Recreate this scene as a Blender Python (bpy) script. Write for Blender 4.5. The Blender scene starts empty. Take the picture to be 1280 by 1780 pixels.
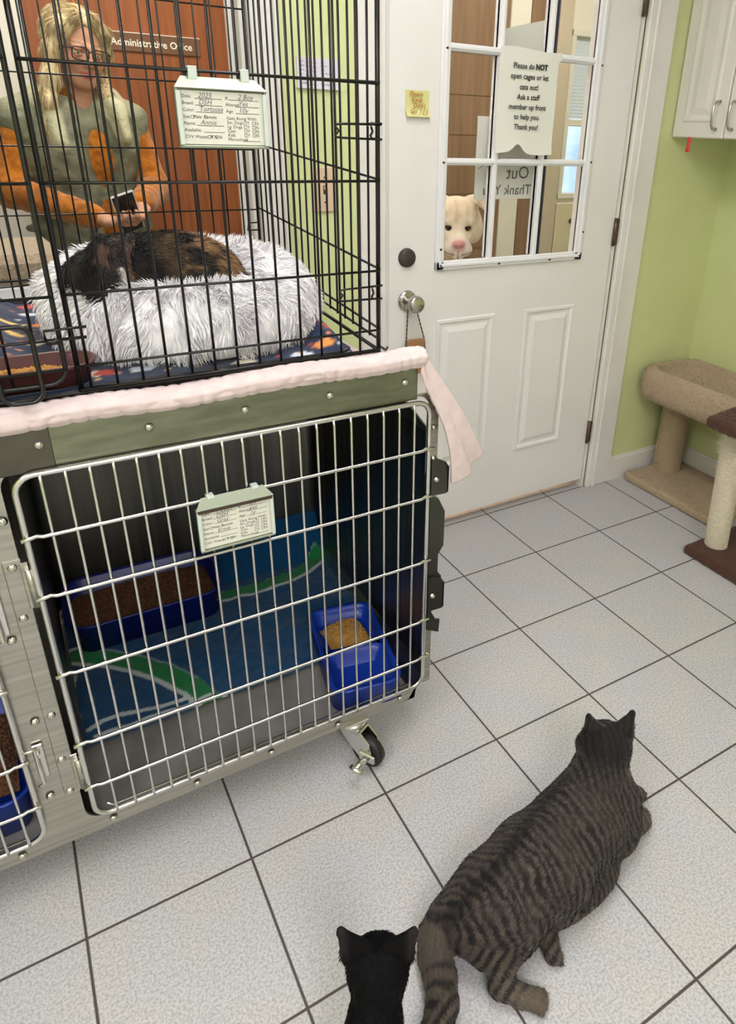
import bpy, math, random
import numpy as np
from mathutils import Vector, Matrix
random.seed(7); RNG = np.random.default_rng(7)
SC = bpy.context.scene
COL = SC.collection
PI = math.pi

# ------------------------------------------------------------------ camera
cam_d = bpy.data.cameras.new('camera'); cam = bpy.data.objects.new('camera', cam_d); COL.objects.link(cam)
cam.location = (-1.1081, -1.8812, 1.3568)
cam.rotation_euler = (1.14156, -0.03192, -0.54472)
cam_d.sensor_fit = 'VERTICAL'; cam_d.sensor_height = 24.0
cam_d.lens = 1199.72 / 1780 * 24.0
cam_d.shift_x = (640 - 761.98) / 1780; cam_d.shift_y = (775.19 - 890) / 1780
cam_d.clip_start = 0.02
SC.camera = cam
# ------------------------------------------------------------------ world / exposure
SC.view_settings.view_transform = 'Standard'; SC.view_settings.look = 'None'
SC.view_settings.gamma = 1.0; SC.view_settings.use_curve_mapping = False
SC.view_settings.exposure = 0.0
LAMP_MAIN, LAMP_REAR, LAMP_LEFT, LAMP_HALL = 11.0, 26.0, 17.0, 13.0
W = bpy.data.worlds.new('world'); SC.world = W; W.use_nodes = True
W.node_tree.nodes['Background'].inputs[0].default_value = (0.75, 0.85, 1.0, 1)
W.node_tree.nodes['Background'].inputs[1].default_value = 1.6

# ------------------------------------------------------------------ colours and materials
def lin(c):
    c = np.asarray(c, float) / 255.0
    return np.where(c <= 0.04045, c / 12.92, ((c + 0.055) / 1.055) ** 2.4)
def L4(c): return tuple(lin(c)) + (1.0,)
MATS = {}
def mat(name, col=(200, 200, 200), rough=0.6, metal=0.0, noise=None, bump=None, col2=None, spec=0.5, emit=None, alpha=None, trans=0.0, ramp=(0.35, 0.65), sheen=0.0, stretch=(1, 1, 1), coat=0.0):
    if name in MATS: return MATS[name]
    m = bpy.data.materials.new(name); m.use_nodes = True; nt = m.node_tree
    b = nt.nodes['Principled BSDF']
    b.inputs['Base Color'].default_value = L4(col); b.inputs['Roughness'].default_value = rough
    b.inputs['Metallic'].default_value = metal; b.inputs['Specular IOR Level'].default_value = spec
    if trans: b.inputs['Transmission Weight'].default_value = trans
    if sheen: b.inputs['Sheen Weight'].default_value = sheen
    if coat: b.inputs['Coat Weight'].default_value = coat
    if emit:
        b.inputs['Emission Color'].default_value = L4(emit[0]); b.inputs['Emission Strength'].default_value = emit[1]
    if noise or bump:
        tc = nt.nodes.new('ShaderNodeTexCoord'); mp = nt.nodes.new('ShaderNodeMapping'); mp.inputs['Scale'].default_value = stretch
        nt.links.new(tc.outputs['Object'], mp.inputs[0])
    if noise:
        n = nt.nodes.new('ShaderNodeTexNoise'); n.inputs['Scale'].default_value = noise; n.inputs['Detail'].default_value = 5
        nt.links.new(mp.outputs[0], n.inputs['Vector'])
        r = nt.nodes.new('ShaderNodeValToRGB'); r.color_ramp.elements[0].position = ramp[0]; r.color_ramp.elements[1].position = ramp[1]
        r.color_ramp.elements[0].color = L4(col); r.color_ramp.elements[1].color = L4(col2 if col2 is not None else [min(255, v * 1.08) for v in col])
        nt.links.new(n.outputs[0], r.inputs[0]); nt.links.new(r.outputs[0], b.inputs['Base Color'])
    if bump:
        n2 = nt.nodes.new('ShaderNodeTexNoise'); n2.inputs['Scale'].default_value = bump[0]; n2.inputs['Detail'].default_value = 4
        nt.links.new(mp.outputs[0], n2.inputs['Vector'])
        bp = nt.nodes.new('ShaderNodeBump'); bp.inputs['Strength'].default_value = bump[1]; bp.inputs['Distance'].default_value = bump[2] if len(bump) > 2 else 0.002
        nt.links.new(n2.outputs[0], bp.inputs['Height']); nt.links.new(bp.outputs[0], b.inputs['Normal'])
    MATS[name] = m
    return m
def vmat(name, rough=0.8, spec=0.3, sheen=0.0, bump=None):
    if name in MATS: return MATS[name]
    m = mat(name, rough=rough, spec=spec, sheen=sheen, bump=bump)
    a = m.node_tree.nodes.new('ShaderNodeAttribute'); a.attribute_name = 'Col'
    m.node_tree.links.new(a.outputs['Color'], m.node_tree.nodes['Principled BSDF'].inputs['Base Color'])
    return m

def tile_mat():
    m = bpy.data.materials.new('floor_tile'); m.use_nodes = True; nt = m.node_tree; N = nt.nodes; K = nt.links
    b = N['Principled BSDF']
    tc = N.new('ShaderNodeTexCoord'); sp = N.new('ShaderNodeSeparateXYZ'); K.new(tc.outputs['Object'], sp.inputs[0])
    def mth(op, a, bb=None, c=None):
        n = N.new('ShaderNodeMath'); n.operation = op
        for i, v in enumerate((a, bb, c)):
            if v is None: continue
            if isinstance(v, (int, float)): n.inputs[i].default_value = v
            else: K.new(v, n.inputs[i])
        return n.outputs[0]
    T = 0.305; g = 0.0075
    ds = []
    ids = []
    for ax in (0, 1):
        q = mth('DIVIDE', sp.outputs[ax], T); fr = mth('FRACT', mth('ADD', q, 100.0)); ids.append(mth('FLOOR', mth('ADD', q, 100.0)))
        ds.append(mth('MINIMUM', fr, mth('SUBTRACT', 1.0, fr)))
    d = mth('MINIMUM', ds[0], ds[1])
    mr = N.new('ShaderNodeMapRange'); mr.inputs[1].default_value = g * 0.8; mr.inputs[2].default_value = g * 1.35; K.new(d, mr.inputs[0])
    nz = N.new('ShaderNodeTexNoise'); nz.inputs['Scale'].default_value = 210; nz.inputs['Detail'].default_value = 3; K.new(tc.outputs['Object'], nz.inputs['Vector'])
    nz2 = N.new('ShaderNodeTexNoise'); nz2.inputs['Scale'].default_value = 7; nz2.inputs['Detail'].default_value = 4; K.new(tc.outputs['Object'], nz2.inputs['Vector'])
    r1 = N.new('ShaderNodeValToRGB'); r1.color_ramp.elements[0].position = .38; r1.color_ramp.elements[1].position = .58
    r1.color_ramp.elements[0].color = L4((170, 169, 170)); r1.color_ramp.elements[1].color = L4((198, 197, 196)); K.new(nz.outputs[0], r1.inputs[0])
    r2 = N.new('ShaderNodeValToRGB'); r2.color_ramp.elements[0].position = .4; r2.color_ramp.elements[1].position = .6
    r2.color_ramp.elements[0].color = (0.97, 0.975, 1.0, 1); r2.color_ramp.elements[1].color = (1.0, 0.99, 0.955, 1); K.new(nz2.outputs[0], r2.inputs[0])
    mx = N.new('ShaderNodeMix'); mx.data_type = 'RGBA'; mx.blend_type = 'MULTIPLY'; mx.inputs[0].default_value = 1.0
    K.new(r1.outputs[0], mx.inputs[6]); K.new(r2.outputs[0], mx.inputs[7])
    mg = N.new('ShaderNodeMix'); mg.data_type = 'RGBA'; K.new(mr.outputs[0], mg.inputs[0]); mg.inputs[6].default_value = L4((78, 72, 68)); K.new(mx.outputs[2], mg.inputs[7])
    K.new(mg.outputs[2], b.inputs['Base Color'])
    b.inputs['Roughness'].default_value = 0.5; b.inputs['Specular IOR Level'].default_value = 0.35
    bp = N.new('ShaderNodeBump'); bp.inputs['Strength'].default_value = .35; bp.inputs['Distance'].default_value = .002
    h = mth('ADD', mth('MULTIPLY', mr.outputs[0], 1.0), mth('MULTIPLY', nz.outputs[0], .25)); K.new(h, bp.inputs['Height']); K.new(bp.outputs[0], b.inputs['Normal'])
    return m
M = dict(
    tile=tile_mat(),
    green=mat('green_wall_paint', (205, 212, 154), .55, noise=6, col2=(209, 216, 159), bump=(180, .12, .001)),
    white_wall=mat('white_wall_paint', (232, 228, 220), .6, bump=(160, .1, .001), noise=5, col2=(236, 233, 226)),
    ceil=mat('ceiling_white', (235, 235, 230), .9, bump=(90, .2, .002)),
    door=mat('door_white_paint', (230, 227, 223), .42, noise=4, col2=(234, 231, 227), bump=(140, .06, .001)),
    trim=mat('trim_white_gloss', (224, 220, 214), .35, noise=8, col2=(229, 226, 220)),
    lite=mat('window_frame_white', (232, 232, 232), .3),
    glass=mat('clear_glass', (255, 255, 255), .02, trans=1.0, spec=.5),
    wood=mat('red_brown_wood', (128, 70, 40), .42, noise=9, col2=(158, 92, 56), ramp=(.3, .7), stretch=(6, 6, .35), bump=(60, .1, .001)),
    panel=mat('brown_wood_paneling', (126, 98, 78), .5, noise=8, col2=(146, 116, 94), stretch=(5, 5, .3)),
    header=mat('green_reflection_stainless', (122, 126, 104), .33, metal=1.0, noise=9, col2=(144, 147, 124), stretch=(1.2, .25, 6), bump=(200, .06, .0008)),  # reflection of the green walls is tinted into the header steel's base colour
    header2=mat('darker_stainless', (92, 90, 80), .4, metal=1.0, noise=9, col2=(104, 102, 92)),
    steel=mat('brushed_stainless', (168, 166, 156), .33, metal=1.0, noise=14, col2=(190, 188, 176), stretch=(.25, .25, 8), bump=(200, .06, .0008)),
    steel_in=mat('dull_stainless_liner', (104, 104, 98), .38, metal=1.0, noise=5, col2=(130, 128, 120), stretch=(8, 8, .2)),
    steel_pan=mat('stainless_floor_pan', (148, 143, 138), .4, metal=.4, noise=12, col2=(170, 166, 161)),
    chrome=mat('polished_wire', (218, 216, 212), .26, metal=1.0),
    bolt=mat('bolt_steel', (205, 203, 195), .18, metal=1.0),
    darksteel=mat('dark_hinge_steel', (88, 88, 82), .35, metal=1.0),
    nickel=mat('satin_nickel', (190, 186, 178), .25, metal=1.0),
    black=mat('black_enamel_wire', (10, 9, 10), .32, spec=.5),
    rubber=mat('black_caster_rubber', (24, 24, 24), .5),
    blackpl=mat('black_plastic_pan', (16, 14, 15), .45),
    dead=mat('dark_bronze', (72, 68, 62), .5, metal=.4),
    hinge=mat('aged_brass_hinge', (84, 68, 52), .45, metal=.7, noise=60, col2=(112, 96, 78)),
    paper=mat('white_paper', (228, 228, 216), .8, bump=(14, .3, .004)),
    card=mat('card_stock', (222, 222, 208), .75),
    ink=mat('black_ink', (38, 36, 38), .8),
    pen=mat('grey_pen_ink', (110, 110, 112), .8),
    redink=mat('orange_ink', (182, 122, 60), .8),
    note=mat('yellow_sticky_paper', (214, 212, 142), .8),
    holder=mat('card_holder_metal', (150, 157, 136), .4, metal=.55),
    clear=mat('clear_plastic_edge', (205, 215, 205), .25, spec=.6),
    sign=mat('brown_sign_plate', (112, 78, 60), .4),
    signtxt=mat('sign_white_letters', (240, 238, 228), .5),
    bluepl=mat('blue_plastic', (18, 50, 150), .3, spec=.5, noise=7, col2=(24, 64, 172)),
    navypl=mat('navy_blue_plastic', (18, 28, 104), .35, noise=7, col2=(22, 36, 122)),
    litter=mat('brown_litter', (80, 50, 28), .95, noise=160, col2=(128, 84, 48), bump=(200, 1.0, .006)),
    kibble=mat('kibble', (176, 128, 58), .9, noise=60, col2=(196, 148, 74)),
    maroon=mat('maroon_plastic', (80, 46, 46), .3, noise=10, col2=(88, 52, 50)),
    pink=mat('pink_quilt', (214, 194, 192), .9, sheen=.1, noise=40, col2=(224, 205, 202)),
    beige=mat('beige_carpet', (158, 140, 116), 1.0, noise=130, col2=(190, 172, 146), bump=(260, 1.0, .006), sheen=.3),
    brown=mat('dark_brown_carpet', (84, 54, 46), 1.0, noise=150, col2=(106, 72, 62), bump=(260, 1.0, .005), sheen=.2),
    cord=mat('cord_string', (92, 84, 74), .9),
    tagwood=mat('tan_wood_tag', (160, 112, 72), .6, noise=30, col2=(172, 124, 84), stretch=(1, 1, 5)),
    red=mat('red_plastic', (214, 58, 62), .4),
    ivory=mat('ivory_plastic', (212, 186, 158), .4),
    dial=mat('dark_slot', (70, 55, 45), .6),
    cab=mat('cabinet_white_thermofoil', (222, 218, 210), .38, noise=6, col2=(226, 222, 214)),
    sash=mat('light_blue_view', (150, 195, 220), .5, noise=12, col2=(215, 232, 240), emit=((150, 200, 230), .5)),
    blind=mat('white_blind', (214, 222, 232), .7),
    thr=mat('threshold_tile', (214, 190, 172), .5, noise=30, col2=(224, 204, 190)),
    diff=mat('lamp_diffuser', (255, 255, 255), .5, emit=((250, 247, 252), LAMP_MAIN)),
    diff2=mat('rear_lamp_diffuser', (255, 255, 255), .5, emit=((250, 247, 252), LAMP_REAR)),
    diff5=mat('left_lamp_diffuser', (255, 255, 255), .5, emit=((250, 247, 252), LAMP_LEFT)),
    diff3=mat('hall_lamp_diffuser', (255, 255, 255), .5, emit=((255, 246, 232), LAMP_HALL)),
    diff4=mat('hall_end_lamp_diffuser', (255, 255, 255), .5, emit=((255, 246, 232), LAMP_HALL * .8)),
    phone=mat('phone_black', (24, 26, 28), .2),
    phone2=mat('phone_case_silver', (206, 206, 208), .35),
    frame=mat('black_spectacle_frame', (20, 18, 18), .3),
    jeans=mat('blue_denim', (52, 62, 84), .9, noise=80, col2=(66, 78, 102)),
    shoe=mat('dark_shoe_leather', (40, 34, 32), .5),
)
wm = M['glass'].node_tree.nodes['Principled BSDF']; wm.inputs['IOR'].default_value = 1.1

# ------------------------------------------------------------------ object helpers
ORG = {}
def link(name, me, m, parent=None, org=None, smooth=None):
    o = bpy.data.objects.new(name, me); COL.objects.link(o)
    if m is not None: me.materials.append(m)
    if parent is not None: o.parent = parent; ORG[o.name] = ORG[parent.name]
    else:
        ORG[o.name] = Vector(org or (0, 0, 0)); o.location = ORG[o.name]
    return o
def tag(o, label=None, cat=None, group=None, kind=None):
    if label: o['label'] = label
    if cat: o['category'] = cat
    if group: o['group'] = group
    if kind: o['kind'] = kind
    return o
def thing(name, label, cat, loc, group=None):
    o = bpy.data.objects.new(name, None); o.empty_display_size = .05; COL.objects.link(o); o.location = loc; ORG[o.name] = Vector(loc)
    return tag(o, label, cat, group)

def frame(fwd, up=(0, 0, 1)):
    f = Vector(fwd).normalized(); u = Vector(up); r = f.cross(u).normalized(); u = r.cross(f)
    return Matrix((r, f, u)).transposed()      # columns right, forward, up

class MB:
    def __init__(s): s.v = []; s.f = []; s.sm = []
    def add(s, vs, fs, smooth=False):
        k = len(s.v); s.v += [tuple(v) for v in vs]; s.f += [tuple(i + k for i in f) for f in fs]; s.sm += [smooth] * len(fs); return s
    def box(s, a, b, R=None, o=(0, 0, 0)):
        (x0, y0, z0), (x1, y1, z1) = a, b
        vs = [(x, y, z) for x in (x0, x1) for y in (y0, y1) for z in (z0, z1)]
        if R is not None: vs = [R @ Vector(v) + Vector(o) for v in vs]
        return s.add(vs, [(0, 1, 3, 2), (4, 6, 7, 5), (0, 4, 5, 1), (2, 3, 7, 6), (0, 2, 6, 4), (1, 5, 7, 3)])
    def bbox(s, a, b, r=.004, R=None, o=(0, 0, 0)):   # bevelled box
        (x0, y0, z0), (x1, y1, z1) = a, b
        r = min(r, (x1 - x0) * .45, (y1 - y0) * .45, (z1 - z0) * .45)
        def V(i, j, k, ax):
            e = [x0 if i < 0 else x1, y0 if j < 0 else y1, z0 if k < 0 else z1]; sg = (i, j, k)
            for q in range(3):
                if q != ax: e[q] -= sg[q] * r
            return tuple(e)
        vs = []; ix = {}
        for i in (-1, 1):
            for j in (-1, 1):
                for k in (-1, 1):
                    for ax in range(3): ix[(i, j, k, ax)] = len(vs); vs.append(V(i, j, k, ax))
        fs = []
        for sg in (-1, 1):
            fs.append([ix[(sg, -1, -1, 0)], ix[(sg, 1, -1, 0)], ix[(sg, 1, 1, 0)], ix[(sg, -1, 1, 0)]][::sg])
            fs.append([ix[(-1, sg, -1, 1)], ix[(1, sg, -1, 1)], ix[(1, sg, 1, 1)], ix[(-1, sg, 1, 1)]][::-sg])
            fs.append([ix[(-1, -1, sg, 2)], ix[(1, -1, sg, 2)], ix[(1, 1, sg, 2)], ix[(-1, 1, sg, 2)]][::sg])
        for a1 in (-1, 1):
            for b1 in (-1, 1):
                fs.append([ix[(-1, a1, b1, 1)], ix[(1, a1, b1, 1)], ix[(1, a1, b1, 2)], ix[(-1, a1, b1, 2)]][::(-a1 * b1)])
                fs.append([ix[(a1, -1, b1, 2)], ix[(a1, 1, b1, 2)], ix[(a1, 1, b1, 0)], ix[(a1, -1, b1, 0)]][::(-a1 * b1)])
                fs.append([ix[(a1, b1, -1, 0)], ix[(a1, b1, 1, 0)], ix[(a1, b1, 1, 1)], ix[(a1, b1, -1, 1)]][::(-a1 * b1)])
                for k in (-1, 1):
                    fs.append([ix[(a1, b1, k, 0)], ix[(a1, b1, k, 1)], ix[(a1, b1, k, 2)]][::(a1 * b1 * k)])
        if R is not None: vs = [R @ Vector(v) + Vector(o) for v in vs]
        return s.add(vs, fs)
    def tube(s, pts, r, n=6, closed=False, caps=True):
        P = [Vector(p) for p in pts]; m = len(P); rr = r if hasattr(r, '__len__') else [r] * m
        vs = []; nrm = None
        for i, p in enumerate(P):
            if closed: t = (P[(i + 1) % m] - P[i - 1])
            else: t = (P[min(i + 1, m - 1)] - P[max(i - 1, 0)])
            if t.length < 1e-9: t = Vector((0, 0, 1))
            t.normalize()
            if nrm is None: nrm = t.orthogonal().normalized()
            nrm = (nrm - t * nrm.dot(t)); nrm = nrm.normalized() if nrm.length > 1e-6 else t.orthogonal().normalized()
            b = t.cross(nrm)
            for k in range(n):
                a = 2 * PI * k / n; vs.append(p + (nrm * math.cos(a) + b * math.sin(a)) * rr[i])
        fs = []
        for i in range(m if closed else m - 1):
            for k in range(n):
                a = i * n + k; b2 = i * n + (k + 1) % n; j = (i + 1) % m
                fs.append((a, b2, j * n + (k + 1) % n, j * n + k))
        s.add(vs, fs, True)
        if caps and not closed:
            k0 = len(s.v) - len(vs)
            s.f += [tuple(k0 + k for k in range(n))[::-1], tuple(k0 + (m - 1) * n + k for k in range(n))]; s.sm += [False, False]
        return s
    def cyl(s, a, b, r, n=20, r2=None):
        return s.tube([a, b], [r, r if r2 is None else r2], n)
    def lathe(s, prof, c=(0, 0, 0), axis=(0, 0, 1), n=28):
        ax = Vector(axis).normalized(); u = ax.orthogonal().normalized(); w = ax.cross(u); c = Vector(c)
        vs = []; m = len(prof)
        for (r, h) in prof:
            for k in range(n):
                a = 2 * PI * k / n; vs.append(c + ax * h + (u * math.cos(a) + w * math.sin(a)) * max(r, 1e-5))
        fs = [(i * n + k, i * n + (k + 1) % n, (i + 1) * n + (k + 1) % n, (i + 1) * n + k) for i in range(m - 1) for k in range(n)]
        return s.add(vs, fs, True)
    def prism(s, poly, d0, d1, ax=1):
        # poly in the two other axes, extruded along ax
        def mk(p, d):
            l = list(p); l.insert(ax, d); return tuple(l)
        n = len(poly); vs = [mk(p, d0) for p in poly] + [mk(p, d1) for p in poly]
        fs = [tuple(range(n)), tuple(range(2 * n - 1, n - 1, -1))] + [(i, n + i, n + (i + 1) % n, (i + 1) % n) for i in range(n)]
        return s.add(vs, fs)
    def ellip(s, c, r, n=16, R=None):
        prof = [(math.sin(PI * i / 10), -math.cos(PI * i / 10)) for i in range(11)]
        vs = []
        for (q, h) in prof:
            for k in range(n):
                a = 2 * PI * k / n; v = Vector((q * math.cos(a) * r[0], q * math.sin(a) * r[1], h * r[2]))
                if R is not None: v = R @ v
                vs.append(v + Vector(c))
        fs = [(i * n + k, i * n + (k + 1) % n, (i + 1) * n + (k + 1) % n, (i + 1) * n + k) for i in range(10) for k in range(n)]
        return s.add(vs, fs, True)
    def build(s, name, m, parent=None, label=None, org=None, fix=True, subs=0):
        o0 = ORG[parent.name] if parent is not None else Vector(org or (0, 0, 0))
        me = bpy.data.meshes.new(name)
        me.from_pydata([(v[0] - o0.x, v[1] - o0.y, v[2] - o0.z) for v in s.v], [], s.f)
        me.polygons.foreach_set('use_smooth', s.sm); me.update()
        if fix:
            import bmesh
            bm = bmesh.new(); bm.from_mesh(me); bmesh.ops.remove_doubles(bm, verts=bm.verts, dist=1e-6); bmesh.ops.recalc_face_normals(bm, faces=bm.faces); bm.to_mesh(me); bm.free()
        o = link(name, me, m, parent, org=tuple(o0))
        if label: o['label'] = label
        return o

def rrect(x0, x1, z0, z1, r, n=5):
    pts = []
    for cx, cz, a0 in ((x1 - r, z0 + r, -PI / 2), (x1 - r, z1 - r, 0), (x0 + r, z1 - r, PI / 2), (x0 + r, z0 + r, PI)):
        for i in range(n + 1):
            a = a0 + (PI / 2) * i / n; pts.append((cx + r * math.cos(a), cz + r * math.sin(a)))
    return pts

def text_add(mb, body, pos, size, xdir=(1, 0, 0), up=(0, 0, 1), align='LEFT', shear=0.0, mirror=False, bold=0.0):
    cu = bpy.data.curves.new('lettering', 'FONT'); cu.body = body; cu.size = size; cu.align_x = align; cu.shear = shear; cu.offset = bold; cu.resolution_u = 2
    ob = bpy.data.objects.new('lettering', cu); COL.objects.link(ob)
    dg = bpy.context.evaluated_depsgraph_get(); me = bpy.data.meshes.new_from_object(ob.evaluated_get(dg))
    x = Vector(xdir).normalized(); u = Vector(up).normalized(); p = Vector(pos)
    mb.add([p + x * v.co.x * (-1 if mirror else 1) + u * v.co.y for v in me.vertices], [tuple(q.vertices) for q in me.polygons])
    bpy.data.objects.remove(ob); bpy.data.meshes.remove(me); bpy.data.curves.remove(cu)
def strip(mb, a, b, w, n=(0, -1, 0)):
    a = Vector(a); b = Vector(b); t = (b - a).normalized(); s_ = t.cross(Vector(n)).normalized() * w / 2
    mb.add([a - s_, a + s_, b + s_, b - s_], [(0, 1, 2, 3)])

# ------------------------------------------------------------------ organic bodies: distance fields polygonised to one surface
def vn(P, sc=1.0, seed=0.0):
    P = np.asarray(P, float) * sc; i = np.floor(P); f = P - i; f = f * f * (3 - 2 * f)
    def h(o):
        q = (i + o) @ np.array([127.1, 311.7, 74.7]) + seed * 17.13
        w = np.sin(q) * 43758.5453; return w - np.floor(w)
    r = 0
    for a in (0, 1):
        for b in (0, 1):
            for c in (0, 1):
                r = r + h(np.array([a, b, c])) * (f[:, 0] if a else 1 - f[:, 0]) * (f[:, 1] if b else 1 - f[:, 1]) * (f[:, 2] if c else 1 - f[:, 2])
    return r
def fbm(P, sc, seed=0):
    return .55 * vn(P, sc, seed) + .3 * vn(P, sc * 2.1, seed + 3) + .15 * vn(P, sc * 4.3, seed + 5)
def sst(a, b, x):
    t = np.clip((x - a) / (b - a), 0, 1); return t * t * (3 - 2 * t)
def mixc(c1, c2, t):
    return np.asarray(c1) * (1 - t)[:, None] + np.asarray(c2) * t[:, None]

class Sdf:
    def __init__(s, k=.02): s.k = k; s.pr = []
    def cap(s, a, b, ra, rb=None, t='', k=None, neg=False):
        s.pr.append(('c', np.array(a, float), np.array(b, float), ra, ra if rb is None else rb, t, s.k if k is None else k, neg)); return s
    def chain(s, pts, rad, t='', k=None):
        for i in range(len(pts) - 1): s.cap(pts[i], pts[i + 1], rad[i], rad[i + 1], t, k)
        return s
    def ell(s, c, r, R=None, t='', k=None, neg=False):
        R = np.eye(3) if R is None else np.array(R); s.pr.append(('e', np.array(c, float), np.array(r, float), R, None, t, s.k if k is None else k, neg)); return s
    def one(s, q, P):
        if q[0] == 'c':
            a, b = q[1], q[2]; ab = b - a; t = np.clip(((P - a) @ ab) / max(ab @ ab, 1e-12), 0, 1)
            return np.linalg.norm(P - a - t[:, None] * ab, axis=1) - (q[3] + (q[4] - q[3]) * t)
        d = (P - q[1]) @ q[3]; k0 = np.linalg.norm(d / q[2], axis=1); k1 = np.linalg.norm(d / q[2] ** 2, axis=1)
        return k0 * (k0 - 1) / np.maximum(k1, 1e-9)
    def field(s, P):
        r = None
        for q in s.pr:
            d = s.one(q, P); k = q[6]
            if r is None: r = d; continue
            if q[7]:
                h = np.clip(.5 - .5 * (r + d) / k, 0, 1); r = r * (1 - h) - d * h + k * h * (1 - h)
            else:
                h = np.clip(.5 + .5 * (r - d) / k, 0, 1); r = r * (1 - h) + d * h - k * h * (1 - h)
        return r
    def bounds(s):
        lo = []; hi = []
        for q in s.pr:
            if q[7]: continue
            if q[0] == 'c':
                m = max(q[3], q[4]); lo.append(np.minimum(q[1], q[2]) - m); hi.append(np.maximum(q[1], q[2]) + m)
            else: lo.append(q[1] - q[2].max()); hi.append(q[1] + q[2].max())
        return np.min(lo, 0), np.max(hi, 0)
    def D(s, P): return np.array([s.one(q, P) for q in s.pr])
    def mesh(s, h, floor=None):
        lo, hi = s.bounds(); lo = lo - 2.5 * h; hi = hi + 2.5 * h
        n = np.ceil((hi - lo) / h).astype(int) + 1
        ax = [lo[i] + h * np.arange(n[i]) for i in range(3)]
        V = np.empty(n, np.float32)
        YY, ZZ = np.meshgrid(ax[1], ax[2], indexing='ij')
        step = max(1, int(200000 / (n[1] * n[2])))
        for i0 in range(0, n[0], step):
            xs = ax[0][i0:i0 + step]; P = np.stack([np.repeat(xs, YY.size), np.tile(YY.ravel(), len(xs)), np.tile(ZZ.ravel(), len(xs))], 1)
            f = s.field(P)
            if floor is not None: f = np.maximum(f, floor - P[:, 2])
            V[i0:i0 + step] = f.reshape(len(xs), n[1], n[2])
        V[0] = V[-1] = 1; V[:, 0] = V[:, -1] = 1; V[:, :, 0] = V[:, :, -1] = 1
        S = V < 0
        c = np.zeros(n - 1, int)
        for a in (0, 1):
            for b in (0, 1):
                for d in (0, 1): c += S[a:n[0] - 1 + a, b:n[1] - 1 + b, d:n[2] - 1 + d]
        act = (c > 0) & (c < 8); I, J, K = np.nonzero(act); idx = -np.ones(n - 1, int); idx[act] = np.arange(len(I))
        sm = np.zeros((len(I), 3)); cnt = np.zeros(len(I))
        cs = [(a, b, d) for a in (0, 1) for b in (0, 1) for d in (0, 1)]
        for a in cs:
            for b in cs:
                if b > a and sum(abs(x - y) for x, y in zip(a, b)) == 1:
                    va = V[I + a[0], J + a[1], K + a[2]]; vb = V[I + b[0], J + b[1], K + b[2]]; cr = (va < 0) != (vb < 0)
                    t = np.where(cr, va / np.where(cr, va - vb, 1), 0)
                    sm += np.where(cr[:, None], np.array(a) + t[:, None] * (np.array(b) - np.array(a)), 0); cnt += cr
        vs = lo + h * (np.stack([I, J, K], 1) + sm / cnt[:, None])
        F = []
        for d, (u, w) in enumerate(((1, 2), (2, 0), (0, 1))):
            sl0 = [slice(None)] * 3; sl1 = [slice(None)] * 3; sl0[d] = slice(0, n[d] - 1); sl1[d] = slice(1, n[d])
            A, B = S[tuple(sl0)], S[tuple(sl1)]; X = np.stack(np.nonzero(A != B), 1)
            ok = (X[:, u] > 0) & (X[:, w] > 0) & (X[:, u] < n[u] - 1) & (X[:, w] < n[w] - 1); X = X[ok]
            ins = A[tuple(X.T)]
            def g(du, dw):
                Y = X.copy(); Y[:, u] -= du; Y[:, w] -= dw; return idx[tuple(Y.T)]
            q = np.stack([g(1, 1), g(0, 1), g(0, 0), g(1, 0)], 1); q[~ins] = q[~ins][:, ::-1]
            F.append(q)
        return vs, np.concatenate(F)

def vcol_mesh(name, vs, fs, cols, m, parent, smooth=True, label=None, org=None):
    o0 = np.array(ORG[parent.name] if parent is not None else (org or (0, 0, 0)))
    me = bpy.data.meshes.new(name); me.from_pydata((vs - o0).tolist(), [], [list(f) for f in fs] if isinstance(fs, list) else fs.tolist())
    if smooth: me.polygons.foreach_set('use_smooth', [True] * len(me.polygons))
    a = me.color_attributes.new('Col', 'FLOAT_COLOR', 'POINT')
    c4 = np.ones((len(vs), 4), np.float32); c4[:, :3] = np.clip(cols, 0, 1); a.data.foreach_set('color', c4.ravel()); me.update()
    o = link(name, me, m, parent, org=tuple(o0))
    if label: o['label'] = label
    return o
def sample(vs, fs, n):
    t = np.concatenate([fs[:, [0, 1, 2]], fs[:, [0, 2, 3]]]) if fs.shape[1] == 4 else fs
    a, b, c = vs[t[:, 0]], vs[t[:, 1]], vs[t[:, 2]]; cr = np.cross(b - a, c - a); ar = np.linalg.norm(cr, axis=1)
    i = RNG.choice(len(t), n, p=ar / ar.sum()); u = RNG.random(n); w = RNG.random(n); fl = u + w > 1; u[fl] = 1 - u[fl]; w[fl] = 1 - w[fl]
    return a[i] + (b[i] - a[i]) * u[:, None] + (c[i] - a[i]) * w[:, None], cr[i] / np.maximum(ar[i], 1e-12)[:, None]
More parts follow.
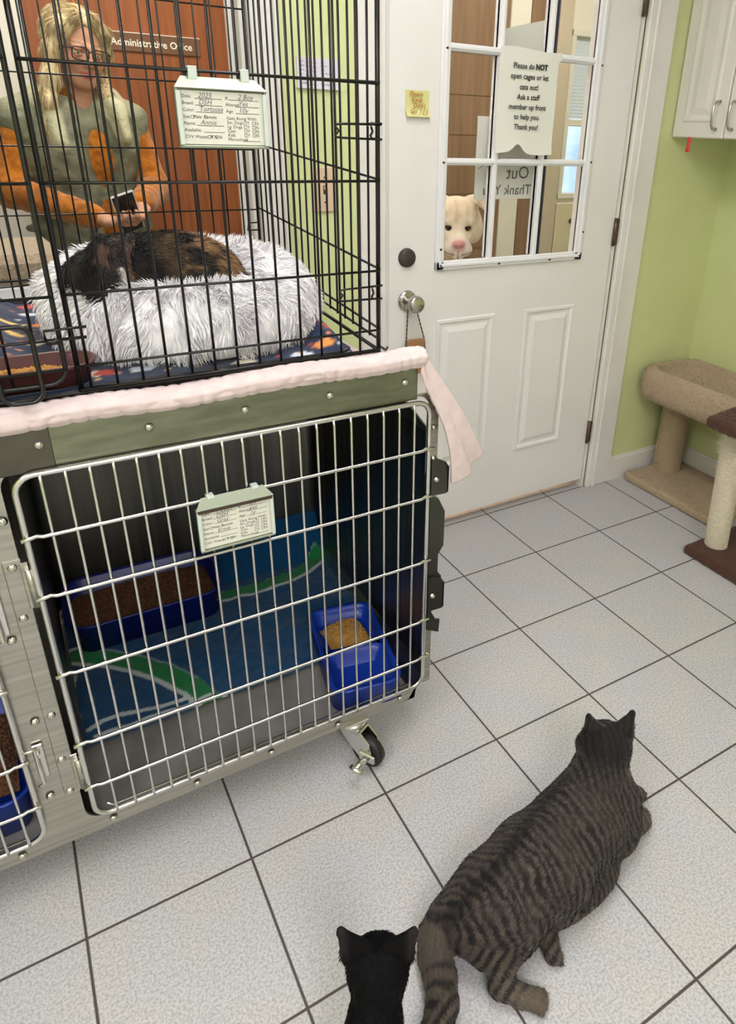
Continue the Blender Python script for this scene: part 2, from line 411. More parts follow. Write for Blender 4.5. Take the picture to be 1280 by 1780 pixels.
def fur(name, vs, fs, n, length, width, flow, colf, m, parent, lift=.35, rnd=.25, clump=0.0, keep=None, label=None):
    P, N = sample(vs, fs, n)
    if keep is not None:
        k = keep(P, N); P = P[k]; N = N[k]; n = len(P)
    fl = flow(P) if callable(flow) else np.tile(np.array(flow, float), (n, 1))
    fl = fl - N * (fl * N).sum(1)[:, None]; fl /= np.maximum(np.linalg.norm(fl, axis=1), 1e-6)[:, None]
    rd = RNG.normal(size=(n, 3)) * rnd
    if clump:
        q = np.stack([fbm(P, clump, 1), fbm(P, clump, 2), fbm(P, clump, 3)], 1) - .5; rd = rd + q * 2.2
    d = N * lift + fl * (1 - lift) + rd; d /= np.linalg.norm(d, axis=1)[:, None]
    ln = length * (0.6 + .6 * RNG.random(n))[:, None]
    side = np.cross(d, RNG.normal(size=(n, 3))); side /= np.maximum(np.linalg.norm(side, axis=1), 1e-6)[:, None]
    w = width * .5
    mid = P + d * ln * .55; tip = mid + (d * .75 + fl * .3 - N * .12) * ln * .5
    P0 = P - N * .001
    V = np.stack([P0 - side * w, P0 + side * w, mid - side * w * .8, mid + side * w * .8, tip], 1).reshape(-1, 3)
    b = np.arange(n) * 5
    F = np.stack([b, b + 1, b + 3, b + 2], 1).tolist() + np.stack([b + 2, b + 3, b + 4], 1).tolist()
    c = colf(P); c = c * (0.8 + .4 * RNG.random(n))[:, None]; C = np.repeat(c, 5, 0)
    return vcol_mesh(name, V, F, C, m, parent, smooth=False, label=label)

# ================================================================== ROOM SHELL
CEIL = 2.44; XR = 1.335; XL = -3.0; YF = -4.2; YH = 1.35
def struct(mb, name, m, **k):
    o = mb.build(name, m, **k); o['kind'] = 'structure'; return o
b = MB(); b.box((XL - .1, YF - .1, -.06), (2.6, YH + .1, 0)); struct(b, 'floor', M['tile'])
b = MB(); b.box((XL - .1, YF - .1, CEIL), (2.6, YH + .1, CEIL + .06)); struct(b, 'ceiling', M['ceil'])
# door wall: green, openings for the white door and the office hallway
DX0, DX1, DH = -.142, .802, 2.05
OX0, OX1 = -1.75, -.513
b = MB()
b.box((DX1, 0, 0), (2.6, .1, CEIL)); b.box((OX1, 0, 0), (DX0, .1, CEIL)); b.box((DX0, 0, DH), (DX1, .1, CEIL))
b.box((OX0, 0, 2.1), (OX1, .1, CEIL)); b.box((XL, 0, 0), (OX0, .1, CEIL))
struct(b, 'wall_back', M['green'])
b = MB(); b.box((XR, YF, 0), (XR + .08, 0, CEIL)); struct(b, 'wall_right', M['green'])
b = MB(); b.box((XL - .08, YF, 0), (XL, YH, CEIL)); struct(b, 'wall_left', M['green'])
b = MB(); b.box((XL, YF - .08, 0), (XR + .08, YF, CEIL)); struct(b, 'wall_front', M['white_wall'])
# hallway walls; the far one has an outside window at its right end
b = MB()
WX0, WX1, WZ0, WZ1 = 1.655, 1.98, 1.02, 1.86
b.box((XL, YH, 0), (WX0, YH + .08, CEIL)); b.box((WX1, YH, 0), (2.6, YH + .08, CEIL)); b.box((WX0, YH, 0), (WX1, YH + .08, WZ0)); b.box((WX0, YH, WZ1), (WX1, YH + .08, CEIL))
struct(b, 'wall_hall', M['white_wall'])
b = MB(); b.box((2.5, .1, 0), (2.58, YH, CEIL)); struct(b, 'wall_hall_end', M['white_wall'])
# baseboards
def baseboard(name, a, bb, t=.014):
    (x0, y0), (x1, y1) = a, bb; m = MB()
    if abs(y1 - y0) < 1e-6: m.box((x0, y0 - t, 0), (x1, y0, .098)); m.box((x0, y0 - t * .6, .098), (x1, y0, .107))
    else: m.box((x0 - t, y0, 0), (x0, y1, .098)); m.box((x0 - t * .6, y0, .098), (x0, y1, .107))
    return struct(m, name, M['trim'])
baseboard('baseboard_back', (.93, 0), (XR - .014, 0)); baseboard('baseboard_right', (XR, YF + .02), (XR, 0))
# casings
def casing(m, x0, x1, z0, z1, horiz=False, inner=1):
    m.bbox((x0, -.018, z0), (x1, .0, z1), .004)
m = MB(); casing(m, .806, .93, 0, DH + .1); casing(m, -.228, -.145, 0, DH + .1); m.bbox((-.228, -.0185, DH + .006), (.93, 0, DH + .1), .004)
m.bbox((.83, -.026, 0), (.843, -.017, DH + .05), .003); m.bbox((-.175, -.026, 0), (-.163, -.017, DH + .05), .003)
m.box((.7895, .0, 0), (.806, .1, DH)); m.box((-.145, .0, 0), (-.1305, .1, DH)); m.box((-.145, 0, DH - .012), (.806, .1, DH + .01))
m.box((.775, .048, 0), (.79, .07, DH - .01)); m.box((-.131, .048, 0), (-.116, .07, DH - .01))
struct(m, 'trim_1', M['trim'])
m = MB(); m.bbox((-.513, -.018, 0), (-.436, 0, 2.2), .004); m.bbox((-1.83, -.018, 2.1), (-.436, 0, 2.2), .004); m.bbox((-1.83, -.018, 0), (-1.75, 0, 2.2), .004)
m.bbox((-.453, -.026, 0), (-.442, -.017, 2.2), .003)
m.box((-.53, 0, 0), (-.512, .115, 2.1)); m.box((-.545, .035, 0), (-.53, .06, 2.1)); m.box((-1.75, 0, 0), (-1.735, .115, 2.1)); m.box((-1.75, 0, 2.085), (-.512, .115, 2.1))
struct(m, 'trim_2', M['trim'])
m = MB()
for i in range(-1, 3): m.bbox((max(-.13, i * .305 + .002), .036, .0), (min(.789, (i + 1) * .305 - .002), .15, .006), .001)
struct(m, 'trim_3', M['thr'])

# ---- main white door
b = MB(); Y0, Y1 = .004, .046; LX0, LX1, LZ0, LZ1 = .052, .618, .972, 1.872
b.box((-.1275, Y0, .038), (LX0, Y1, 2.03)); b.box((LX1, Y0, .038), (.786, Y1, 2.03)); b.box((LX0, Y0, .038), (LX1, Y1, LZ0)); b.box((LX0, Y0, LZ1), (LX1, Y1, 2.03))
d1 = struct(b, 'door_1', M['door'])
def raised(x0, x1, z0, z1):
    m = MB(); yb = Y0
    def ring(r):   # rings: (inset, y)
        return [(x0 + r, z0 + r), (x1 - r, z0 + r), (x1 - r, z1 - r), (x0 + r, z1 - r)]
    lv = [(0, yb - .0005), (.004, yb - .006), (.012, yb - .006), (.018, yb - .001), (.026, yb - .0005), (.045, yb - .007)]
    vs = []; 
    for r, y in lv: vs += [(p[0], y, p[1]) for p in ring(r)]
    fs = []
    for i in range(len(lv) - 1):
        for k in range(4): fs.append((i * 4 + k, i * 4 + (k + 1) % 4, i * 4 + 4 + (k + 1) % 4, i * 4 + 4 + k))
    n = (len(lv) - 1) * 4; fs.append((n, n + 1, n + 2, n + 3)); m.add(vs, fs)
    return m
for (x0, x1) in ((.048, .28), (.41, .638)):
    raised(x0, x1, .25, .795).build('door_panel', M['door'], d1)
m = MB()
fx0, fx1, fz0, fz1 = .034, .640, .954, 1.892
for (a, c_) in (((fx0, fz0), (fx1, fz0 + .030)), ((fx0, fz1 - .030), (fx1, fz1)), ((fx0, fz0), (fx0 + .031, fz1)), ((fx1 - .037, fz0), (fx1, fz1))):
    m.bbox((a[0], -.006, a[1]), (c_[0], Y0 + .001, c_[1]), .004)
for (a, c_) in (((fx0 + .010, fz0 + .010), (fx1 - .01, fz0 + .022)), ((fx0 + .010, fz1 - .022), (fx1 - .010, fz1 - .010)), ((fx0 + .010, fz0 + .01), (fx0 + .021, fz1 - .01)), ((fx1 - .023, fz0 + .01), (fx1 - .010, fz1 - .01))):
    m.bbox((a[0], -.011, a[1]), (c_[0], -.004, c_[1]), .003)
wf = m.build('window_frame', M['lite'], d1)
m = MB()
for x in (.241, .424): m.bbox((x - .010, -.003, .98), (x + .010, .012, 1.866), .003); m.bbox((x - .005, -.006, .98), (x + .005, .012, 1.866), .002)
for z in (1.272, 1.570): m.bbox((.06, -.0035, z - .010), (.606, .012, z + .010), .003); m.bbox((.06, -.0065, z - .005), (.606, .012, z + .005), .002)
for x in (.241, .424): m.bbox((x - .009, .024, .98), (x + .009, .034, 1.866), .003)
for z in (1.272, 1.570): m.bbox((.06, .024, z - .009), (.606, .0335, z + .009), .003)
m.build('muntin', M['lite'], d1)
m = MB(); m.box((LX0, .018, LZ0), (LX1, .024, LZ1)); m.build('glass_pane', M['glass'], d1)
for (x, z) in ((.055, .964), (.275, .964), (.49, .964), (.628, 1.05), (.628, 1.275), (.628, 1.56), (.048, 1.02), (.048, 1.27), (.048, 1.565), (.628, 1.8)):
    m = MB(); m.cyl((x, -.0125, z), (x, -.0045, z), .0034, 10); m.build('screw_hole', M['ink'], d1)
m = MB(); m.lathe([(.0, .012), (.024, .012), (.0275, .009), (.029, 0)], (-.0655, Y0, 1.0), (0, -1, 0)); m.cyl((-.0655, -.009, 1.0), (-.0655, -.011, 1.0), .004, 10); m.build('deadbolt', M['dead'], d1, 'round dark deadbolt cover')
m = MB(); kc = (-.062, Y0, .868)
m.lathe([(.0, .010), (.024, .010), (.032, .005), (.033, 0)], kc, (0, -1, 0)); m.lathe([(.012, .006), (.0125, .03), (.016, .036), (.026, .046), (.0275, .056), (.026, .066), (.022, .070), (.0, .0705)], kc, (0, -1, 0))
m.build('door_knob', M['nickel'], d1, 'shiny round metal door knob')
for z in (.254, 1.042, 1.757):
    m = MB(); m.cyl((.7875, -.004, z - .048), (.7875, -.004, z + .048), .0065, 10); m.box((.7905, -.003, z - .045), (.806, .0035, z + .045)); m.build('hinge', M['hinge'], d1)

# ---- hallway: office door, panelling, window, blinds
b = MB(); b.box((-.894, YH - .035, .01), (-.08, YH - .002, 2.03)); d2 = struct(b, 'door_2', M['wood'])
m = MB(); m.lathe([(0, .06), (.02, .058), (.028, .045), (.012, .03), (.012, .005), (.03, .004), (.03, 0)], (-.15, YH - .035, .95), (0, -1, 0)); m.build('door_knob', M['nickel'], d2)
m = MB(); m.bbox((-.98, YH - .02, 0), (-.9, YH - .001, 2.12), .004); m.bbox((-.075, YH - .02, 0), (0, YH - .001, 2.12), .004); m.bbox((-.98, YH - .0205, 2.04), (0, YH - .001, 2.12), .004); struct(m, 'trim_4', M['trim'])
# brown panelled door seen through the lite, its cream casing and the brown beyond
b = MB(); b.box((.55, YH - .03, .01), (1.225, YH - .002, 2.03)); d3 = struct(b, 'door_3', M['panel'])
m = MB()
for z in (.5, .78, 1.06, 1.21, 1.34, 1.52, 1.7): m.box((.56, YH - .033, z), (1.215, YH - .0295, z + .012))
m.build('door_rail', M['panel'], d3)
m = MB(); m.bbox((1.235, YH - .025, 0), (1.36, YH - .001, 2.12), .004); m.bbox((.46, YH - .025, 0), (.54, YH - .001, 2.12), .004); m.bbox((.46, YH - .0255, 2.04), (1.36, YH - .001, 2.12), .004); struct(m, 'trim_5', M['trim'])
b = MB(); b.box((1.365, YH - .02, .1), (1.52, YH - .002, 2.2)); struct(b, 'trim_6', M['panel'])
# cream post and dark edged side light beside the outside window
m = MB(); m.bbox((1.535, YH - .04, 0), (1.625, YH - .001, CEIL), .004); struct(m, 'trim_7', mat('hall_post_cream', (196, 184, 168), .5))
m = MB(); m.box((1.524, YH - .03, 0), (1.534, YH - .001, CEIL)); struct(m, 'trim_8', mat('dark_blue_gasket', (44, 50, 70), .4))
w1 = MB(); w1.bbox((WX0, YH - .01, WZ0), (WX0 + .03, YH + .05, WZ1), .003); w1.bbox((WX1 - .03, YH - .01, WZ0), (WX1, YH + .05, WZ1), .003); w1.bbox((WX0, YH - .012, WZ0), (WX1, YH + .05, WZ0 + .03), .003); w1.bbox((WX0, YH - .012, WZ1 - .03), (WX1, YH + .05, WZ1), .003); w1.bbox((WX0, YH - .005, 1.40), (WX1, YH + .04, 1.435), .003)
w1 = struct(w1, 'window_1', M['trim'])
m = MB(); m.box((WX0 + .02, YH + .045, WZ0), (WX1 - .02, YH + .048, WZ1)); m.build('glass_pane', M['glass'], w1)
m = MB()
for i in range(24): m.box((WX0 + .03, YH + .012, 1.44 + i * .017), (WX1 - .03, YH + .02, 1.455 + i * .017))
m.build('window_blind', M['blind'], w1, 'white slatted blind')
# pale blue house front seen outside the hall window
b = MB(); b.box((1.3, 3.2, 0), (4.6, 3.4, 3.0)); oh = b.build('neighbouring_house', mat('pale_blue_siding', (170, 200, 222), .7, noise=4, col2=(225, 235, 242)), org=(3, 3.2, 0)); tag(oh, 'pale blue house wall outdoors, seen through the hallway window', 'house')
b = MB(); b.box((2.2, 3.18, 1.0), (2.6, 3.2, 1.5)); b.build('window', mat('house_window_blue', (70, 120, 160), .3), oh)
# cream door leaf with a lock beneath the window
b = MB(); b.bbox((1.63, YH - .045, .02), (2.2, YH - .012, 1.0), .004); cd = b.build('hall_cabinet', mat('cream_cabinet_paint', (214, 206, 180), .5), org=(1.9, YH - .03, 0)); tag(cd, 'cream low cabinet front under the hallway window', 'cabinet')
m = MB(); m.cyl((1.74, YH - .06, .90), (1.74, YH - .045, .90), .014, 12); m.build('knob', M['dead'], cd)

# ---- ceiling lamps
def lamp(x, y, m_, lab, sx=.6, sy=1.2):
    t = thing('ceiling_light', lab, 'ceiling light', (x, y, CEIL), 'ceiling light panels')
    m = MB(); 
    for a, c_ in (((-sx / 2, -sy / 2), (sx / 2, -sy / 2 + .03)), ((-sx / 2, sy / 2 - .03), (sx / 2, sy / 2)), ((-sx / 2, -sy / 2), (-sx / 2 + .03, sy / 2)), ((sx / 2 - .03, -sy / 2), (sx / 2, sy / 2))):
        m.box((x + a[0], y + a[1], CEIL - .04), (x + c_[0], y + c_[1], CEIL))
    m.build('frame', M['trim'], t)
    m = MB(); m.box((x - sx / 2 + .03, y - sy / 2 + .03, CEIL - .03), (x + sx / 2 - .03, y + sy / 2 - .03, CEIL - .022)); m.build('diffuser', m_, t)
lamp(-.45, -.95, M['diff'], 'white fluorescent ceiling panel above the tabby cat')
lamp(-1.2, -3.3, M['diff2'], 'white fluorescent ceiling panel in the rear of the cat room')
lamp(-2.3, -1.9, M['diff5'], 'white fluorescent ceiling panel left of the steel kennel')
lamp(-.7, .6, M['diff3'], 'white ceiling panel in the hallway by the office door', .9, .6)
lamp(1.2, .6, M['diff4'], 'white ceiling panel in the hallway behind the white door', .9, .6)

# ================================================================== STEEL KENNEL
KF, KB, KL, KR, KZ0, KZ1 = -.80, -.105, -1.945, -.436, .125, .957
ken = thing('steel_kennel', 'two-compartment stainless steel cat kennel on casters under the black wire crate', 'kennel', (-1.19, -.45, 0))
b = MB(); t = .0035
KT = -.552
b.box((KL, KF + .002, KZ1 - t), (KT, KB, KZ1)); b.box((KL, KF + .002, KZ0), (-.492, KB, KZ0 + t)); b.prism([(-.492, KZ0), (-.492, KZ0 + t), (KR - t, .182), (KR, .178)], KF + .002, KB, 1); b.box((KT - .001, KF + .002, KZ1 - t), (-.486, KF + .05, KZ1))
b.box((KR - t, KF + .002, .178), (KR, KB, .80)); b.box((KL, KF + .002, KZ0), (KL + t, KB, KZ1))
b.prism([(KR, .80), (KR - t, .80), (KT - t, KZ1 - t), (KT, KZ1)], KF + .03, KB, 1)
b.prism([(KL, KZ0), (-.492, KZ0), (KR, .178), (KR, .80), (KT, KZ1), (KL, KZ1)], KB - t, KB, 1)
b.build('outer_shell', M['steel'], ken)
def liner(x0, x1, chamfer=False):
    m = MB(); y0, y1, z0, z1 = KF + .004, KB - .012, KZ0 + .012, KZ1 - .02; c = .03
    if chamfer: z1 = .795; z0 = .184
    # back with coved corners, sides, top
    prof = [(x0, y0), (x0, y1 - c), (x0 + c * .3, y1 - c * .3), (x0 + c, y1), (x1 - c, y1), (x1 - c * .3, y1 - c * .3), (x1, y1 - c), (x1, y0)]
    n = len(prof); vs = [(p[0], p[1], z0) for p in prof] + [(p[0], p[1], z1) for p in prof]
    m.add(vs, [(i, i + 1, n + i + 1, n + i) for i in range(n - 1)], True); m.add([(x0, y0, z1), (x1, y0, z1), (x1, y1, z1), (x0, y1, z1)], [(0, 1, 2, 3)])
    if chamfer:
        m.f.pop(); m.sm.pop(); zt = KZ1 - .012; xt = KT - .010
        m.add([(x0, y0, z1), (x0, y1, z1), (x0, y1, zt), (x0, y0, zt), (xt, y0, zt), (xt, y1, zt), (x1, y0, z1), (x1, y1, z1)], [(0, 1, 2, 3), (3, 2, 5, 4), (4, 5, 7, 6), (1, 7, 5, 2)])
    m.build('liner', M['steel_in'], ken)
    z0 = KZ0 + .012; m = MB(); m.box((x0, y0, z0), (x1 - (.04 if chamfer else 0), y1, z0 + .006)); m.build('floor_pan', M['steel_pan'], ken)
liner(-1.168, -.443, True); liner(-1.937, -1.236)
# face frame: header plates, stiles, bottom rail
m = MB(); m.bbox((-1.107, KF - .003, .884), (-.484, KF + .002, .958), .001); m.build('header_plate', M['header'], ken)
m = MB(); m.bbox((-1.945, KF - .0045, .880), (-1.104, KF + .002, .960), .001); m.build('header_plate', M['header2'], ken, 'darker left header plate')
def ringframe(x0, x1, z0, z1, ox0, ox1, oz0, oz1, r, y0, y1, notch=False):
    m = MB(); inn = rrect(x0, x1, z0, z1, r, 6); n = len(inn)
    out = []
    for (x, z) in inn:
        cx, cz = (x0 + x1) / 2, (z0 + z1) / 2
        i = len(out); q = i // 7
        # bottom right, top right, top left, bottom left corner groups
        tgt = [(ox1, oz0), (ox1, oz1), (ox0, oz1), (ox0, oz0)][q]; k = i % 7
        if k < 3: p = {0: (x, oz0), 1: (ox1, z), 2: (x, oz1), 3: (ox0, z)}[q]
        elif k == 3: p = tgt
        else: p = {0: (ox1, z), 1: (x, oz1), 2: (ox0, z), 3: (x, oz0)}[q]
        if k in (1, 2): p = ((p[0] * (3 - k) + tgt[0] * k) / 3, (p[1] * (3 - k) + tgt[1] * k) / 3)
        if k in (4, 5): p = ((p[0] * (k - 3) + tgt[0] * (6 - k)) / 3, (p[1] * (k - 3) + tgt[1] * (6 - k)) / 3)
        if notch and q == 0: p = [(x, oz0), (x, oz0), (-.492, oz0), (-.484, .128), (-.470, .146), (-.452, .168), (ox1, .178)][k]
        out.append(p)
    vs = [(p[0], y0, p[1]) for p in inn] + [(p[0], y0, p[1]) for p in out] + [(p[0], y1, p[1]) for p in inn] + [(p[0], y1, p[1]) for p in out]
    fs = []
    for i in range(n):
        j = (i + 1) % n
        fs += [(i, j, n + j, n + i), (i, 2 * n + i, 2 * n + j, j), (n + i, n + j, 3 * n + j, 3 * n + i), (2 * n + i, 3 * n + i, 3 * n + j, 2 * n + j)]
    return m.add(vs, fs)
ringframe(-1.180, -.453, .156, .889, -1.208, -.4345, .121, .893, .03, KF - .0015, KF + .004, True).build('face_frame', M['steel'], ken)
ringframe(-1.936, -1.246, .156, .889, -1.945, -1.206, .121, .893, .03, KF - .0012, KF + .004).build('face_frame', M['steel'], ken)
m = MB(); m.bbox((-1.2035, KF - .004, .24), (-1.178, KF - .001, .742), .001); m.build('hinge_strip', M['steel'], ken)
m = MB(); m.bbox((-.455, KF - .004, .16), (-.4345, KF - .001, .33), .001); m.build('hinge_strip', M['steel'], ken)
m = MB(); m.bbox((-.462, KF - .004, .72), (-.4345, KF - .001, .86), .001); m.build('hinge_strip', M['steel'], ken)
for (x, z) in [(-1.12, .921), (-.968, .92), (-.816, .922), (-.664, .922), (-.512, .923), (-.446, .819), (-1.188, .81), (-1.191, .73), (-1.194, .636), (-1.192, .43), (-1.194, .327), (-1.217, .427), (-1.194, .248), (-1.225, .253), (-1.217, .60), (-1.137, .138), (-1.29, .138), (-.98, .138), (-.825, .137), (-.671, .137), (-.514, .139), (-1.272, .921), (-.4445, .75), (-.4445, .24), (-1.217, .81)]:
    m = MB(); m.lathe([(0, .0052), (.0035, .0048), (.006, .0028), (.0072, 0)], (x, KF - .004, z), (0, -1, 0), 14); m.build('bolt', M['bolt'], ken)
# wire gates
def gate(x0, x1, xs, zs, name):
    z0, z1 = .168, .880; yf = KF - .012
    m = MB(); pts = [(p[0], yf, p[1]) for p in rrect(x0, x1, z0, z1, .028, 6)]; m.tube(pts, .0052, 8, closed=True)
    g = m.build('gate', M['chrome'], ken)
    m = MB()
    for x in xs: m.tube([(x, yf - .004, z0 + .001), (x, yf - .0065, z0 + .012), (x, yf - .0065, z1 - .012), (x, yf - .004, z1 - .001)], .0026, 6)
    m.build('upright_wires', M['chrome'], g)
    m = MB()
    for z in zs: m.tube([(x0 - .008, yf - .008, z - .003), (x0 + .004, yf - .0075, z - .0015), (x0 + .014, yf - .011, z + .003), (x0 + .022, yf - .0115, z), (x1 - .022, yf - .0115, z), (x1 - .014, yf - .011, z + .003), (x1 - .004, yf - .0075, z - .0015), (x1 + .008, yf - .008, z)], .0034, 8)
    m.build('cross_wires', M['chrome'], g)
    m = MB(); m.tube([(x0 + .02, yf + .006, z0 + .02), (x0 + .03, yf + .006, z0 + .008), (x1 - .03, yf + .006, z0 + .008)], .0024, 6); m.build('bottom_brace', M['chrome'], g)
    return g
zs = (.782, .674, .518, .361, .255)
g1 = gate(-1.163, -.461, [-1.128 + .03315 * i for i in range(20)], zs, 'gate')
g2 = gate(-1.93, -1.247, [-1.2735 - .03315 * i for i in range(19)], zs, 'gate')
# hinge pins on the centre stile, latch pieces on the left gate
for z in (.69, .285):
    m = MB(); m.cyl((-1.171, KF - .01, z - .035), (-1.171, KF - .01, z + .035), .0055, 10); m.bbox((-1.182, KF - .006, z - .04), (-1.170, KF - .0035, z + .045), .001); m.build('hinge', M['steel'], ken)
for z in (.35, .66):
    m = MB(); m.tube([(-1.243, KF - .016, z + .03), (-1.228, KF - .016, z + .03), (-1.226, KF - .016, z - .05), (-1.236, KF - .016, z - .055)], .003, 6); m.bbox((-1.232, KF - .008, z - .045), (-1.216, KF - .004, z + .03), .001)
    m.cyl((-1.226, KF - .015, z + .012), (-1.226, KF - .004, z + .012), .005, 10); m.build('latch', M['chrome'], ken)
# dark bent latch ears on the right edge
def ear(poly, x0, x1, y=None):
    m = MB(); m.prism(poly, x0, x1, 0); return m
for (z0, z1) in ((.668, .748), (.372, .46)):
    m = MB(); poly = [(-.452, z0), (-.414, z0 - .002), (-.410, z0 + .008), (-.410, z1 - .022), (-.418, z1 - .008), (-.440, z1 + .004), (-.452, z1)]
    m.prism(poly, KF - .012, KF - .008, 1); m.box((-.4135, KF - .012, z0), (-.410, KF + .012, z1 - .02)); l = m.build('latch_ear', M['darksteel'], ken, 'dark steel latch ear')
    m = MB(); m.lathe([(0, .005), (.004, .0045), (.006, 0)], (-.440, KF - .012, (z0 + z1) / 2 - .004), (0, -1, 0), 12); m.build('bolt', M['bolt'], l)
m = MB(); m.prism([(-.45, .388), (-.418, .392), (-.416, .455), (-.426, .47), (-.426, .515), (-.413, .535), (-.413, .62), (-.430, .655), (-.45, .66)], KF - .007, KF + .018, 1); m.build('latch_bar', M['darksteel'], ken, 'dark steel latch bar')
m = MB(); m.prism([(-.45, .318), (-.418, .300), (-.416, .335), (-.426, .338), (-.442, .37), (-.45, .37)], KF - .008, KF - .003, 1); m.build('latch_ear', M['darksteel'], ken, 'small dark steel latch ear')
# casters
def caster(cx, cy, ang, brake=True):
    d = Vector((math.cos(ang), math.sin(ang), 0)); a = Vector((-d.y, d.x, 0)); r = .041
    w = Vector((cx, cy, r + .001)) + d * .042
    m = MB(); m.bbox((cx - .03, cy - .025, KZ0 - .006), (cx + .03, cy + .03, KZ0), .002); m.lathe([(0, .0), (.027, .0), (.030, -.006), (.030, -.012), (.024, -.018), (.018, -.024), (0, -.024)], (cx, cy, KZ0 - .006))
    for s_ in (-1, 1):
        R = Matrix((d, a * s_, Vector((0, 0, 1)))).transposed()
        poly = [(-.024, .102), (.030, .102), (.056, .078), (.062, .05), (.054, .028), (.034, .026), (.004, .052), (-.022, .080)]
        n = len(poly); vs = []
        for q in (.0145, .0175): vs += [Vector((cx, cy, 0)) + R @ Vector((p[0], q, p[1])) for p in poly]
        m.add(vs, [tuple(range(n)), tuple(range(2 * n - 1, n - 1, -1))] + [(i, n + i, n + (i + 1) % n, (i + 1) % n) for i in range(n)])
    R = Matrix((d, a, Vector((0, 0, 1)))).transposed(); m.bbox((-.02, -.0175, .093), (.03, .0175, .1), .002, R, (cx, cy, 0))
    m.cyl(w - a * .022, w + a * .022, .0055, 12)
    c = m.build('caster', M['chrome'], ken)
    m = MB(); m.lathe([(.008, -.012), (r - .006, -.0125), (r - .001, -.009), (r, 0), (r - .001, .009), (r - .006, .0125), (.008, .012)], w, a, 32); m.build('wheel', M['rubber'], c, 'black rubber wheel')
    m = MB(); m.lathe([(0, .0136), (.012, .0134), (.014, .012), (.014, -.012), (.012, -.0134), (0, -.0136)], w, a, 20); m.build('wheel_hub', M['chrome'], c)
    if brake:
        m = MB(); p = w - a * .02; m.bbox((-.012, -.004, -.012), (.030, .004, .012), .003, Matrix((d, a, Vector((0, 0, 1)))).transposed(), p)
        q = w - a * .024 + d * .01; m.tube([q, q - a * .02 + Vector((0, 0, .006)), q - a * .045 + Vector((0, 0, .010))], [.008, .008, .006], 8)
        m.tube([q - a * .042 - d * .012 + Vector((0, 0, .012)), q - a * .045 + Vector((0, 0, .010)), q - a * .042 + d * .018 + Vector((0, 0, .008))], .0065, 8)
        m.build('brake_lever', M['chrome'], c)
caster(-.628, -.786, -1.05); caster(-1.84, -.762, -1.9); caster(-.50, -.16, .9); caster(-1.84, -.16, 2.0)

